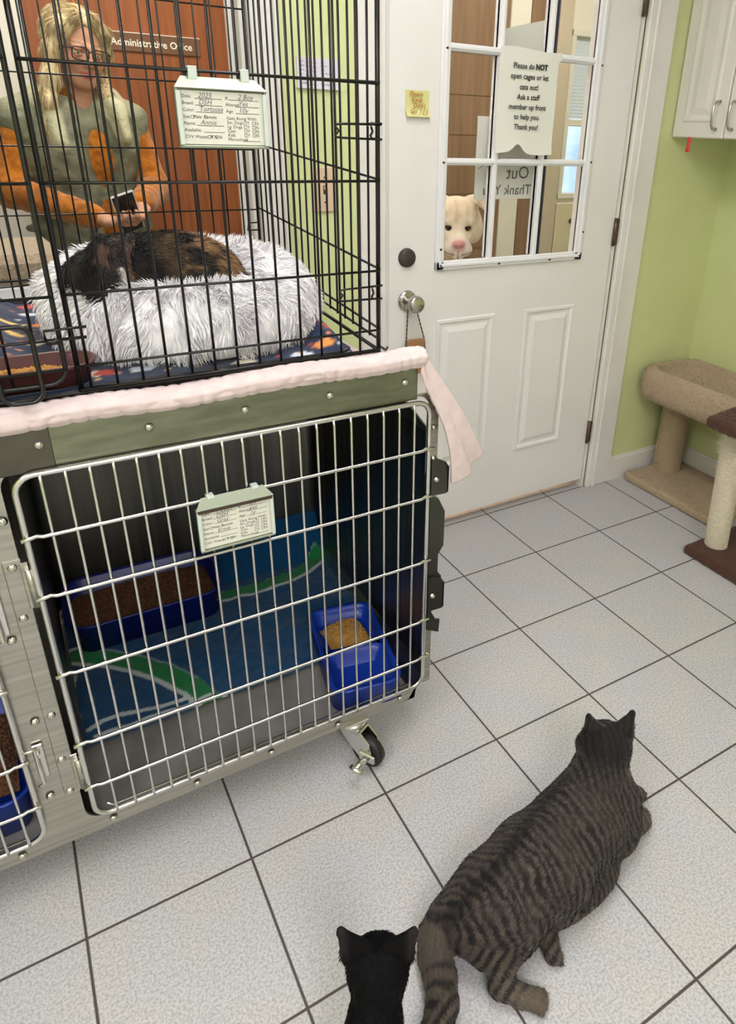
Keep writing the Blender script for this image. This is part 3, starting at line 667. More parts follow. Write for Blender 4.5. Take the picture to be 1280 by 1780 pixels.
# ---- index card holders
def card_holder(name, label, x0, x1, z0, z1, yw, ztop, zwire, dark, hand):
    t = thing(name, label, 'card holder', ((x0 + x1) / 2, yw, z0)); y = yw - .016
    m = MB(); e = .004
    m.bbox((x0, y, z0 - e), (x1, y + .012, z0), .001); m.box((x0, y + .009, z0), (x1, y + .012, z1)); 
    m.box((x0, y, z0), (x0 + .003, y + .012, z1)); m.box((x1 - .003, y, z0), (x1, y + .012, z1))
    # sloping top back to the wire
    vs = [(x0 - .001, y - .001, z1), (x1 + .001, y - .001, z1), (x1 - .012, y + .014, ztop), (x0 + .012, y + .014, ztop)]
    vs += [(v[0], v[1] + .0015, v[2] - .0015) for v in vs]
    m.add(vs, [(0, 1, 2, 3), (4, 7, 6, 5), (0, 4, 5, 1), (1, 5, 6, 2), (2, 6, 7, 3), (3, 7, 4, 0)])
    m.build('holder_shell', M['holder'], t)
    for hx in (x0 + .028, x1 - .026):
        m = MB(); m.bbox((hx - .006, y + .010, ztop - .004), (hx + .006, y + .0125, zwire + .004), .0008); m.bbox((hx - .006, y + .010, zwire + .003), (hx + .006, y + .026, zwire + .0055), .0008); m.bbox((hx - .006, y + .024, zwire - .01), (hx + .006, y + .026, zwire + .004), .0008); m.build('hook', M['clear'], t, 'white hanging hook')
    for s_ in (x0, x1 - .006):
        m = MB(); m.bbox((s_, y - .001, z0), (s_ + .006, y + .001, z1 - .004), .0005); m.build('clear_edge', M['clear'], t)
    m = MB(); m.box((x0 + .005, y + .004, z0 + .001), (x1 - .005, y + .005, z1 - .003)); cd = m.build('card', M['card'], t, 'white printed form card')
    pr = MB(); hw = MB(); hw2 = MB(); w = x1 - x0; h = z1 - z0; yy = y + .0037; s = h * .085
    X = lambda u: x0 + .008 + (w - .016) * u
    Z = lambda v: z1 - .006 - (h - .010) * v
    for i, (lab, val) in enumerate((('Date:', hand[0]), ('Breed:', hand[1]), ('Color:', hand[2]), ('Sex:  \u25a1Male  \u25a1Female', ''), ('Name:', hand[3]), ('Available:', ''), ('CVV Waste:  \u25a1Y \u25a1N', ''))):
        z = Z(.10 + i * .137); text_add(pr, lab.replace('\u25a1', ''), (X(0), yy, z), s, bold=.0)
        if i in (0, 1, 2, 4, 5): strip(pr, (X(.16 if i != 5 else .24), yy, z - .0006), (X(.5), yy, z - .0006), .0006)
        if val: text_add(hw, val, (X(.2), yy - .0002, z + .0006), s * 1.55, shear=.3)
        if i == 3:
            for q in (.10, .26): box_outline(pr, X(q), yy, z, s * .6)
        if i == 6:
            for q in (.28, .38): box_outline(pr, X(q), yy, z, s * .6); text_add(pr, 'Y' if q < .3 else 'N', (X(q + .04), yy, z), s)
    for i, (lab, val) in enumerate((('#', hand[4]), ('Altered:', hand[5]), ('Age:', hand[6]))):
        z = Z(.10 + i * .137); text_add(pr, lab, (X(.54), yy, z), s); strip(pr, (X(.58 if i == 0 else .66), yy, z - .0006), (X(.97), yy, z - .0006), .0006); text_add(hw2, val, (X(.7), yy - .0002, z + .0006), s * 1.55, shear=.3)
    text_add(pr, 'Gets Along With:', (X(.54), yy, Z(.52)), s)
    for i, lab in enumerate(('Sm. Dogs', 'Lg. Dogs', 'Cats', 'Kids')):
        z = Z(.61 + i * .088); text_add(pr, lab, (X(.54), yy, z), s)
        for q in (.76, .87): box_outline(pr, X(q), yy, z, s * .6); text_add(pr, 'Y' if q < .8 else 'N', (X(q + .04), yy, z), s)
    text_add(pr, 'Microchip#', (X(.54), yy, Z(.965)), s); strip(pr, (X(.75), yy, Z(.965)), (X(.97), yy, Z(.965)), .0006)
    pr.build('printed_form', M['ink'], cd, fix=False); hw.build('handwriting', M['pen'], cd, fix=False); hw2.build('handwriting', M['pen'], cd, fix=False)
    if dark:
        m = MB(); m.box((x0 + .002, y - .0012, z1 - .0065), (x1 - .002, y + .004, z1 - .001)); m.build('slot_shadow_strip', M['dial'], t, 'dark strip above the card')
    return t
def box_outline(m, x, y, z, s):
    for a, c_ in (((x, z), (x + s, z)), ((x + s, z), (x + s, z + s)), ((x + s, z + s), (x, z + s)), ((x, z + s), (x, z))): strip(m, (a[0], y, a[1]), (c_[0], y, c_[1]), .0005)
card_holder('card_holder', 'metal holder with a filled-in cat form hung on the black wire crate', -.872, -.746, 1.327, 1.3985, -.790, 1.413, 1.420, False, ('2025', 'DSH', 'Tortoise', 'Annie', '2 Boy', 'Yes', '10y'))
card_holder('card_holder', 'metal holder with a white form hung on the steel kennel gate', -.921, -.791, .694, .772, KF - .023, .788, .784, True, ('1/2025', 'DSH', 'Gray', 'Ernie', 'IDP', 'yes', '1y'))

# ---- kennel contents
def cloth(name, x0, x1, y0, y1, h, zf, colf, m_, org, thick=.004, h_outline=None):
    nx = int((x1 - x0) / h) + 1; ny = int((y1 - y0) / h) + 1
    gx, gy = np.meshgrid(np.linspace(x0, x1, nx), np.linspace(y0, y1, ny), indexing='ij')
    P = np.stack([gx.ravel(), gy.ravel(), np.zeros(gx.size)], 1)
    if h_outline: P = h_outline(P)
    P0 = P.copy(); P[:, 2] = zf(P); C = colf(P0)
    B = P.copy(); B[:, 2] -= thick
    q = np.arange(nx * ny).reshape(nx, ny); F = np.stack([q[:-1, :-1], q[1:, :-1], q[1:, 1:], q[:-1, 1:]], -1).reshape(-1, 4)
    off = nx * ny; F2 = F[:, ::-1] + off
    E_ = []
    for line in (q[:, 0][::-1], q[-1, ::-1], q[:, -1], q[0, :]):
        E_.append(np.stack([line[1:], line[:-1], line[:-1] + off, line[1:] + off], 1))
    F = np.concatenate([F, F2] + E_)
    return vcol_mesh(name, np.concatenate([P, B]), F, np.concatenate([C, C]), m_, None, org=org)
def pdist(P, pts):
    d = np.full(len(P), 9.)
    for a, c_ in zip(pts[:-1], pts[1:]):
        a = np.array(a); c_ = np.array(c_); ab = c_ - a; t = np.clip(((P[:, :2] - a) @ ab) / (ab @ ab), 0, 1); d = np.minimum(d, np.linalg.norm(P[:, :2] - a - t[:, None] * ab, axis=1))
    return d
teal, dteal, grn, wht = lin((18, 70, 110)), lin((14, 52, 84)), lin((30, 122, 66)), lin((196, 206, 206))
A_ = [(-1.15, -.31), (-1.082, -.355), (-1.026, -.41), (-.971, -.475), (-.925, -.55), (-.90, -.62)]
B_ = [(-.80, -.24), (-.757, -.245), (-.68, -.25), (-.596, -.245), (-.53, -.23), (-.47, -.19)]
def blanket_col(P):
    n = fbm(P, 60, 4)[:, None]; c = teal * (.85 + .3 * n)
    for ln, w in ((A_, .022), (B_, .019)):
        d = pdist(P, ln); c = mixc(c, wht, sst(w + .013, w + .011, d)); c = mixc(c, grn, sst(w + .001, w - .001, d))
        side = pdist(P, [(x + .035, y + .035) for x, y in ln]); c = mixc(c, teal, sst(.03, .02, side) * (d > w))
    for ln in ([(-1.16, -.39), (-1.172, -.45), (-1.168, -.53)], [(-1.15, -.572), (-1.12, -.560), (-1.09, -.560), (-1.05, -.571), (-1.0, -.579), (-.95, -.580)], [(-1.14, -.60), (-1.0, -.604), (-.9, -.60)]):
        c = mixc(c, wht, sst(.007, .005, pdist(P, ln)))
    return c
def blanket_z(P):
    x, y = P[:, 0], P[:, 1]; z = .152 + .012 * fbm(P, 9, 2) + .006 * fbm(P, 30, 8)
    return z + .12 * sst(-.20, -.12, y) * sst(-.86, -.74, x)
bl = cloth('fleece_blanket', -1.162, -.448, -.618, -.122, .0038, blanket_z, blanket_col, vmat('fleece', .95, .1, .3, bump=(300, .5, .002)), (-.8, -.4, .145))
tag(bl, 'teal fleece blanket with green and white bands on the kennel floor', 'blanket')
# litter tray
def tray(name, label, cat, x0, x1, y0, y1, z0, z1, r, m_, fill=None, taper=.012, wall=.003, grp=None):
    t = thing(name, label, cat, ((x0 + x1) / 2, (y0 + y1) / 2, z0), grp)
    b = MB(); prof = [(taper, z0, 0), (0, z1 - .006, 0), (-.006, z1 - .004, 0), (-.007, z1, 0), (-.003, z1 + .001, 0), (wall, z1 - .003, 0), (taper + wall, z0 + .004, 0)]
    rings = []
    for ins, z, _ in prof: rings.append([(p[0], p[1], z) for p in rrect(x0 + ins, x1 - ins, y0 + ins, y1 - ins, max(r - ins, .004), 5)])
    n = len(rings[0]); vs = [v for q in rings for v in q]
    fs = [(i * n + k, i * n + (k + 1) % n, (i + 1) * n + (k + 1) % n, (i + 1) * n + k) for i in range(len(rings) - 1) for k in range(n)]
    b.add(vs, fs, True); b.add(rings[0], [tuple(range(n))[::-1]]); b.add(rings[-1], [tuple(range(n))])
    b.build('tray_body', m_, t); return t
def heap(name, label, cat, x0, x1, y0, y1, z, hgt, m_, nb, size, org, col=None):
    # loose bed of pieces: base mound plus many small pellets, one uncountable mass
    m = MB(); n = 18
    vs = []
    for i in range(n + 1):
        for j in range(n + 1):
            u = i / n * 2 - 1; v = j / n * 2 - 1; e = max(0, 1 - (u ** 4 + v ** 4) * .9)
            vs.append((x0 + (x1 - x0) * i / n, y0 + (y1 - y0) * j / n, z + hgt * e * (.8 + .25 * random.random())))
    m.add(vs, [(i * (n + 1) + j, (i + 1) * (n + 1) + j, (i + 1) * (n + 1) + j + 1, i * (n + 1) + j + 1) for i in range(n) for j in range(n)], True)
    for _ in range(nb):
        u = random.uniform(-.95, .95); v = random.uniform(-.95, .95); e = max(0, 1 - (u ** 4 + v ** 4) * .9)
        c = Vector(((x0 + x1) / 2 + u * (x1 - x0) / 2, (y0 + y1) / 2 + v * (y1 - y0) / 2, z + hgt * e)); s = size * random.uniform(.6, 1.1)
        R = Matrix.Rotation(random.uniform(0, 6), 3, 'Z') @ Matrix.Rotation(random.uniform(0, 6), 3, 'X')
        m.add([c + R @ Vector(q) * s for q in ((1, 0, 0), (-1, 0, 0), (0, .8, 0), (0, -.8, 0), (0, 0, .6), (0, 0, -.6))], [(0, 2, 4), (2, 1, 4), (1, 3, 4), (3, 0, 4), (2, 0, 5), (1, 2, 5), (3, 1, 5), (0, 3, 5)])
    o = m.build(name, m_, org=org, fix=False); return tag(o, label, cat, kind='stuff')
tray('litter_tray', 'navy blue litter tray at the back left of the steel kennel', 'litter tray', -1.150, -.785, -.345, -.130, .172, .258, .05, M['navypl'])
heap('cat_litter', 'brown pellet litter filling the navy tray in the steel kennel', 'cat litter', -1.138, -.797, -.333, -.142, .215, .022, M['litter'], 2200, .005, (-.97, -.23, .2))
tray('litter_tray', 'bright blue litter tray in the left kennel compartment at the picture edge', 'litter tray', -1.56, -1.256, -.765, -.45, .146, .238, .04, M['bluepl'])
heap('cat_litter', 'brown litter heaped in the bright blue tray at the left edge', 'cat litter', -1.54, -1.28, -.70, -.47, .19, .05, M['litter'], 1200, .006, (-1.4, -.6, .22))
# double feeder dish
fd = thing('feeding_dish', 'blue plastic double dish with kibble at the right front of the kennel', 'pet dish', (-.565, -.64, .145))
m = MB(); ang = .12; Rz = Matrix.Rotation(-.18, 3, 'Z'); oc = Vector((-.562, -.645, .146))
def rl(ins, z, y0=-.15, y1=.15, x0=-.078, x1=.078, r=.03): return [Rz @ Vector((p[0], p[1], z)) + oc for p in rrect(x0 + ins, x1 - ins, y0 + ins, y1 - ins, max(r - ins, .006), 5)]
def rings(m, R_, cap0=True, cap1=True):
    n = len(R_[0]); m.add([v for q in R_ for v in q], [(i * n + k, i * n + (k + 1) % n, (i + 1) * n + (k + 1) % n, (i + 1) * n + k) for i in range(len(R_) - 1) for k in range(n)], True)
    if cap0: m.add(R_[0], [tuple(range(n))[::-1]])
    if cap1: m.add(R_[-1], [tuple(range(n))])
rings(m, [rl(-.004, 0), rl(.0, .05), rl(-.006, .056), rl(-.005, .06), rl(.004, .059), rl(.008, .045)], True, False)
m.build('dish_rim', M['bluepl'], fd)
m = MB(); rings(m, [rl(.0, .052, .0, .146, -.074, .074, .028), rl(.012, .02, .0, .146, -.074, .074, .028)], False, True); m.build('rear_well', M['bluepl'], fd)
m = MB(); rings(m, [rl(.0, .052, -.146, -.006, -.074, .074, .028), rl(.004, .040, -.146, -.006, -.074, .074, .028), rl(.018, .036, -.146, -.006, -.074, .074, .028), rl(.026, .018, -.146, -.006, -.074, .074, .028)], False, True); m.build('front_well', M['bluepl'], fd)
kc_ = Rz @ Vector((0, .072, 0)) + oc
heap('kibble', 'tan kibble in the rear well of the blue dish', 'cat food', kc_.x - .052, kc_.x + .052, kc_.y - .05, kc_.y + .05, .168, .03, M['kibble'], 420, .0045, (kc_.x, kc_.y, .17))

# ================================================================== PINK TOWEL on the kennel
def towel():
    # path across the front edge, and the free corner flaring out over the right side
    vs = []; fs = []
    prof = [(-.752, .9615), (-.762, .966), (-.780, .975), (-.797, .979), (-.811, .976), (-.819, .968), (-.818, .958), (-.811, .950), (-.803, .949)]
    # top sheet with quilting as geometry
    nx = 460; x0, x1 = -1.945, -.472
    pts = []
    for i in range(len(prof) - 1):
        for k in range(5): pts.append((prof[i][0] + (prof[i + 1][0] - prof[i][0]) * k / 4, prof[i][1] + (prof[i + 1][1] - prof[i][1]) * k / 4))
    pts.append(prof[-1]); n = len(pts)
    G = np.zeros((nx, n, 3))
    for i in range(nx):
        x = x0 + (x1 - x0) * i / (nx - 1)
        for j, (y, z) in enumerate(pts):
            s = max(0, min(1, (-y - .70) / .08)); sag = .004 * math.sin(x * 9 + 1) + .003 * math.sin(x * 23)
            G[i, j] = (x, y - s * .002 * math.sin(x * 31), z + s * (.002 + sag * .8) * (1 if j < n - 8 else .6))
    return G
def quilt(P):
    x, y = P[:, 0], P[:, 1] + P[:, 2]
    q = np.stack([x, y], 1) / .075; i = np.floor(q); best = np.full(len(P), 9.)
    for a in (-1, 0, 1):
        for b_ in (-1, 0, 1):
            c = i + [a, b_]; h = np.stack([np.sin(c @ [127.1, 311.7]) * 437.5, np.sin(c @ [269.5, 183.3]) * 437.5], 1); h = h - np.floor(h); best = np.minimum(best, np.linalg.norm(q - c - h, axis=1))
    return np.abs(np.sin(best * 12.0)) ** .4
def grid_mesh(name, G, m_, parent, org, disp, th=.006, lab=None):
    nx, n, _ = G.shape; du = np.gradient(G, axis=0); dv = np.gradient(G, axis=1); N = np.cross(dv, du); N /= np.maximum(np.linalg.norm(N, axis=2, keepdims=True), 1e-9)
    P = G.reshape(-1, 3); T = P + N.reshape(-1, 3) * (quilt(P)[:, None] * disp); Bk = P - N.reshape(-1, 3) * th
    q = np.arange(nx * n).reshape(nx, n); F = np.stack([q[:-1, :-1], q[1:, :-1], q[1:, 1:], q[:-1, 1:]], -1).reshape(-1, 4); off = nx * n
    E_ = [np.stack([l[1:], l[:-1], l[:-1] + off, l[1:] + off], 1) for l in (q[:, 0][::-1], q[-1, ::-1], q[:, -1], q[0, :])]
    m = MB(); m.add(np.concatenate([T, Bk]).tolist(), np.concatenate([F, F[:, ::-1] + off] + E_).tolist(), True)
    return m
Gt = towel()
m = grid_mesh('t', Gt, None, None, None, .0034, .002)
m.bbox((-1.945, -.765, .9575), (-.556, -.12, .9655), .003)
# hanging corner: lofted strip rows from the top edge down to the two bottom points
rows = [([-.476, -.752, .970], [-.474, -.78, .975], [-.480, -.812, .962]),
        ([-.458, -.752, .962], [-.455, -.79, .966], [-.482, -.816, .940]),
        ([-.438, -.750, .935], [-.430, -.80, .938], [-.478, -.818, .915]),
        ([-.418, -.748, .905], [-.410, -.81, .905], [-.466, -.820, .885]),
        ([-.398, -.746, .872], [-.388, -.815, .872], [-.452, -.822, .855]),
        ([-.378, -.744, .838], [-.365, -.82, .838], [-.436, -.824, .815]),
        ([-.358, -.742, .800], [-.342, -.825, .800], [-.422, -.824, .770]),
        ([-.338, -.740, .765], [-.322, -.825, .762], [-.412, -.822, .725]),
        ([-.325, -.740, .742], [-.306, -.825, .736], [-.405, -.818, .690])]
A3 = np.array(rows)
u = np.linspace(0, 1, 60); nr = len(rows); tt = np.linspace(0, nr - 1, 110)
G2 = np.zeros((110, 60, 3))
for a, t_ in enumerate(tt):
    i = min(int(t_), nr - 2); f = t_ - i; R_ = A3[i] * (1 - f) + A3[i + 1] * f
    for c_, uu in enumerate(u):
        if uu < .5: w0, w1, w2 = (1 - uu * 2), uu * 2, 0
        else: w0, w1, w2 = 0, 2 - uu * 2, uu * 2 - 1
        s = uu; # quadratic blend for a rounded flare
        p = R_[0] * (1 - s) ** 2 + R_[1] * 2 * s * (1 - s) * 1.0 + R_[2] * s ** 2
        dd = t_ / (nr - 1); p = p + np.array([.010, -.003, .0]) * math.sin(uu * 13 + dd * 3) * dd
        G2[a, c_] = p
m2 = grid_mesh('t2', G2, None, None, None, -.0042, -.004)
m.v += []; k = len(m.v); m.v += m2.v; m.f += [tuple(i + k for i in f) for f in m2.f]; m.sm += m2.sm
tw = m.build('quilted_towel', M['pink'], org=(-1.2, -.45, .957)); tag(tw, 'pale pink quilted pad under the wire crate, its corner hanging off the kennel', 'towel')

# ================================================================== WIRE CRATE
CX1, CX0, CY0, CY1, CZ0, CZ1 = -.558, -1.775, -.785, -.128, .986, 1.80
cr = thing('wire_crate', 'black wire dog crate standing on top of the steel kennel', 'wire crate', (-1.17, -.45, .975))
def panel(name, fv, fh, rv=.0021, rh=.0023, frame_pts=None):
    m = MB()
    for a, c_ in fv: m.tube([a, c_], rv, 6)
    for a, c_ in fh: m.tube([a, c_], rh, 6)
    return m
hz = (.990, 1.026, 1.131, 1.277, 1.420, 1.57, 1.70, 1.797)
xs = [CX1 - .0368 * i for i in range(1, 14)]
dxr, dxl = -1.062, -1.50
m = panel('', [((x, CY0, CZ0 - .006), (x, CY0, CZ1)) for x in xs + [CX1, dxr + .010]] + [((x, CY0, CZ0), (x, CY0, CZ1)) for x in [dxl - .0368 * i for i in range(0, 7)]] + [((x, CY0, 1.70), (x, CY0, CZ1)) for x in [dxr - .0368 * i for i in range(1, 12)]],
          [((dxr + .01, CY0 - .004, z), (CX1, CY0 - .004, z)) for z in hz] + [((CX0, CY0 - .004, z), (dxl, CY0 - .004, z)) for z in hz] + [((CX0, CY0 - .003, z), (CX1, CY0 - .003, z)) for z in (CZ0, 1.70, CZ1)])
for x in (CX1, CX0): m.tube([(x, CY0, CZ0 - .008), (x, CY0, CZ1)], .0042, 8)
m.tube([(dxr + .012, CY0, CZ0 - .008), (dxr + .012, CY0, CZ1)], .0035, 8)
m.build('front_panel', M['black'], cr)
# door with its frame, cross wires, loop handle
m = MB(); yd = CY0 - .009
m.tube([(p[0], yd, p[1]) for p in rrect(dxl, dxr - .004, CZ0 + .02, 1.685, .022, 5)], .0036, 7, closed=True)
for i in range(1, 12): m.tube([(dxr - .0368 * i, yd, CZ0 + .02), (dxr - .0368 * i, yd, 1.685)], .0021, 6)
for z in (1.026, 1.131, 1.277, 1.420, 1.57): m.tube([(dxl, yd - .003, z), (dxr - .004, yd - .003, z)], .0023, 6)
dr = m.build('door', M['black'], cr)
for zl in (1.079, 1.50):
    m = MB(); m.tube([(-1.20, yd - .008, zl - .007), (-1.032, yd - .008, zl - .007)], .0026, 6); m.tube([(-1.084, yd - .008, zl - .007), (-1.084, yd - .008, zl + .007), (-1.030, yd - .008, zl + .008)], .0022, 6); m.tube([(-1.084, yd - .01, zl - .009), (-1.064, yd - .01, zl - .009)], .0048, 6)
    m.build('slide_bolt', M['black'], dr)
    m = MB(); m.tube([(p[0], yd - .014 - .02 * max(0, (zl - p[1]) / .1), p[1]) for p in rrect(-1.150, -1.100, zl - .085, zl + .018, .016, 5)], .0034, 7, closed=True); m.build('loop_handle', M['black'], dr)
# sides, back, top
def side(name, X):
    ys = [CY0 + (CY1 - CY0) * i / 18 for i in range(19)]
    m = panel('', [((X, y, CZ0 + .018 + .036 * i / 18), (X, y, CZ1)) for i, y in enumerate(ys)], [((X + (.003 if X > -1 else -.003), CY0, z), (X + (.003 if X > -1 else -.003), CY1, z + .036)) for z in (1.006, 1.026, 1.133, 1.279, 1.422, 1.57, 1.70)])
    m.tube([(X, CY0, CZ0 + .001), (X, CY1, CZ0 + .030)], .0036, 7); m.tube([(X, CY0, CZ1), (X, CY1, CZ1)], .0034, 7)
    return m.build(name, M['black'], cr)
side('side_panel', CX1); side('side_panel', CX0)
m = panel('', [((x, CY1, CZ0), (x, CY1, CZ1)) for x in [CX1 - .0368 * i for i in range(0, 34)]], [((CX0, CY1 + .003, z), (CX1, CY1 + .003, z)) for z in (.99, 1.03, 1.165, 1.30, 1.435, 1.585, 1.70, CZ1)], .0018, .0018)
m.tube([(CX1, CY1, CZ0), (CX1, CY1, CZ1)], .0036, 8); m.build('back_panel', M['black'], cr)
m = panel('', [((x, CY0, CZ1), (x, CY1, CZ1)) for x in [CX1 - .0368 * i for i in range(0, 34)]], [((CX0, y, CZ1 + .003), (CX1, y, CZ1 + .003)) for y in (CY0, -.62, -.45, -.29, CY1)]); m.build('top_panel', M['black'], cr)
# corner clips
def clip(pts): 
    m = MB(); m.tube(pts, .0020, 6); m.build('corner_clip', M['black'], cr)
for z in (1.351, 1.094):
    y = CY0 - .005; e = 1 if z > 1.2 else -1
    clip([(CX1 + .004, y, z + .011), (-.622, y, z + .010), (-.634, y, z + .0085), (-.632, y, z + .004), (-.628, y, z), (-.632, y, z - .004), (-.634, y, z - .009), (-.622, y, z - .010), (CX1 + .004, y, z - .011)])
    clip([(CX1 + .004, y - .002, z + .012), (-.574, y - .003, z + .012), (-.573, y - .003, z + .006), (-.571, y - .003, z), (-.575, y - .003, z - .006), (-.572, y - .003, z - .010), (CX1 + .004, y - .002, z - .011)])
clip([(CX1 + .003, CY1, 1.135), (-.585, CY1 - .004, 1.135), (-.588, CY1 - .004, 1.118), (CX1 + .003, CY1, 1.117)])
clip([(-1.19, CY1 - .004, 1.030), (-1.045, CY1 - .004, 1.036), (-1.045, CY1 - .004, 1.030)]); clip([(-1.19, CY1 - .004, 1.018), (-1.075, CY1 - .004, 1.022)])
m = MB(); m.tube([(CX1 + .002, CY0 - .002, .995), (CX1 + .014, CY0 - .002, .986), (CX1 + .018, CY0 - .002, .992)], .0024, 6); m.build('foot_hook', M['black'], cr)
# plastic pan
m = MB(); z0, z1 = .9665, .992
def ringpan(ins, z): return [(p[0], p[1], z) for p in rrect(CX0 + .008 + ins, CX1 - .045 - ins, CY0 + .008 + ins, CY1 - .008 - ins, .02, 4)]
rings(m, [ringpan(.004, z0), ringpan(0, z1), ringpan(.004, z1), ringpan(.008, z0 + .003)]); m.build('floor_pan', M['blackpl'], cr)

# printed navy blanket on the crate floor
navy = lin((30, 44, 74)); pc = [lin(c) for c in ((232, 150, 80), (240, 228, 205), (200, 70, 60), (240, 200, 110), (214, 224, 230))]
def bpc(P):
    c = np.tile(navy, (len(P), 1)) * (.8 + .4 * fbm(P, 80, 3))[:, None]
    for s, (cell, seed, rr) in enumerate(((.060, 1., .34), (.026, 5., .13))):
        q = P[:, :2] / cell; i = np.floor(q)
        for a in (-1, 0, 1):
            for b_ in (-1, 0, 1):
                k = i + [a, b_]; h1 = np.sin(k @ [127.1, 311.7] + seed) * 43758.5; h1 -= np.floor(h1); h2 = np.sin(k @ [269.5, 183.3] + seed) * 43758.5; h2 -= np.floor(h2); h3 = np.sin(k @ [19.5, 83.3] + seed) * 43758.5; h3 -= np.floor(h3)
                d = np.linalg.norm((q - k - np.stack([h1, h2], 1)) * [1, 1.5], axis=1)
                ci = np.minimum((h3 * 5).astype(int), 4); cc = np.array(pc)[ci]
                t_ = sst(rr + .03, rr - .03, d) * (h2 > .25); c = c * (1 - t_)[:, None] + cc * t_[:, None]
    return c
def bpz(P):
    x, y = P[:, 0], P[:, 1]; z = .984 + .010 * fbm(P, 14, 6)
    return z + .034 * np.exp(-((x + .63) ** 2 / .0016 + (y + .60) ** 2 / .004)) + .02 * np.exp(-((x + .625) ** 2 / .0007 + (y + .68) ** 2 / .003)) + .05 * sst(-1.10, -1.2, x) * sst(-.7, -.5, y)
pb = cloth('printed_blanket', -1.755, -.606, -.778, -.16, .008, bpz, bpc, vmat('printed_fleece', .9, .2, .2), (-1.2, -.45, 1.0))
tag(pb, 'navy blanket printed with coloured food shapes on the crate floor', 'blanket')
# folded printed cushion at far left by the crate door
m = MB()
# brown bowl
t = tray('food_bowl', 'dark maroon plastic bowl of dry food inside the crate door', 'bowl', -1.225, -1.026, -.776, -.692, .991, 1.024, .038, M['maroon'], taper=.006)
heap('dry_cat_food', 'yellow-brown dry food lying in the maroon bowl', 'cat food', -1.20, -1.045, -.762, -.706, .996, .016, M['kibble'], 130, .006, (-1.12, -.735, 1.0))

# ================================================================== SHAGGY CAT BED
bed = thing('donut_cat_bed', 'shaggy pale grey donut cat bed inside the wire crate', 'pet bed', (-.83, -.46, 1.012))
s = Sdf(.03); bc = np.array([-.830, -.500, 1.050])
for i in range(20):
    a = 2 * PI * i / 20; a2 = 2 * PI * (i + 1) / 20
    f = lambda a: (bc[0] + .180 * math.cos(a), bc[1] + .198 * math.sin(a), bc[2] + .004 * math.sin(3 * a) + .010 * math.sin(a))
    s.cap(f(a), f(a2), .064, .064, k=.02)
s.ell((bc[0], bc[1], 1.03), (.17, .19, .028))
bv, bf = s.mesh(.009, floor=.992)
def bedcol(P):
    n = fbm(P, 55, 2); return mixc(lin((222, 219, 222)), lin((252, 250, 250)), sst(.3, .62, n))
bm_ = vmat('shag_fur', .95, .15, .3)
vcol_mesh('bolster', bv, bf, bedcol(bv), bm_, bed)
def bedflow(P):
    d = P - bc; r = np.linalg.norm(d[:, :2], axis=1)[:, None]; out = np.concatenate([d[:, :2] / r, np.zeros((len(P), 1))], 1)
    s_ = np.where(r > .17, 1.0, -.6); f = out * s_ * sst(1.04, 1.10, P[:, 2])[:, None]; f[:, 2] = -1.0 * sst(1.105, 1.05, P[:, 2]) - .05
    sw = np.stack([fbm(P, 22, 4), fbm(P, 22, 6), fbm(P, 22, 8)], 1) - .5; return f + sw * 1.8
fur('shag_pile', bv, bf, 52000, .021, .0025, bedflow, bedcol, bm_, bed, lift=.28, rnd=.16, clump=24, keep=lambda P, N: P[:, 2] > 1.002)

# ================================================================== CATS
def ears(s, hc, R, w, h, r, spread, tag_='ear', base=.6, fw=0.0, k=.006):
    for sg in (-1, 1):
        t_ = hc + R @ np.array([sg * (spread + w * .35), fw - .006, h])
        for q, rr in ((.32, .6), (.52, .85), (.74, .95), (.94, .9), (1.10, .7), (1.18, .5)):
            o_ = hc + R @ np.array([sg * spread * q * 1.12, fw - .002, h * (.56 - .42 * max(0, q - .35))]); s.cap(o_, t_, r * rr, r * .30, tag_, k)
def cathead(s, hc, R, q=1.0, k=.012):
    A = lambda x, y, z: hc + R @ (np.array([x, y, z]) * q)
    s.ell(hc, np.array([.047, .047, .040]) * q, R, 'head', k); s.ell(A(.026, .022, -.014), np.array([.024, .022, .020]) * q, R, 'head', k); s.ell(A(-.026, .022, -.014), np.array([.024, .022, .020]) * q, R, 'head', k)
    s.ell(A(0, .043, -.014), np.array([.019, .018, .014]) * q, R, 'muzzle', k); s.ell(A(.009, .050, -.018), np.array([.010, .010, .008]) * q, R, 'muzzle', .006 * q); s.ell(A(-.009, .050, -.018), np.array([.010, .010, .008]) * q, R, 'muzzle', .006 * q)
    s.ell(A(0, .058, -.010), np.array([.005, .004, .004]) * q, R, 'nose', .003 * q); s.ell(A(0, .044, -.028), np.array([.012, .012, .007]) * q, R, 'muzzle', .006 * q)
    s.ell(A(.0185, .041, .004), np.array([.008, .006, .0065]) * q, R, 'sock', .004 * q, neg=True); s.ell(A(-.0185, .041, .004), np.array([.008, .006, .0065]) * q, R, 'sock', .004 * q, neg=True)
def cat_eyes(hc, R, q, parent, col):
    for sg in (-1, 1):
        c = hc + R @ (np.array([sg * .0185, .036, .004]) * q); m = MB(); m.ellip(c, (.008 * q,) * 3, 14); e = m.build('eye', mat('cat_eye_' + col, dict(green=(120, 140, 60), amber=(180, 130, 50))[col], .1), parent)
        f = hc + R @ (np.array([sg * .0185, .0435, .004]) * q); m = MB(); m.ellip(f, (.0022 * q, .0022 * q, .005 * q), 10); m.build('pupil', M['ink'], e)
def whiskers(hc, R, q, parent):
    for sg in (-1, 1):
        m = MB()
        for i in range(4):
            a = hc + R @ (np.array([sg * .012, .055, -.016 + .003 * i]) * q); b_ = hc + R @ (np.array([sg * .05, .058, -.026 + .010 * i]) * q); m.tube([a, (a + b_) / 2 + np.array([0, 0, .002]), b_], .00035, 4)
        m.build('whiskers', M['card'], parent)
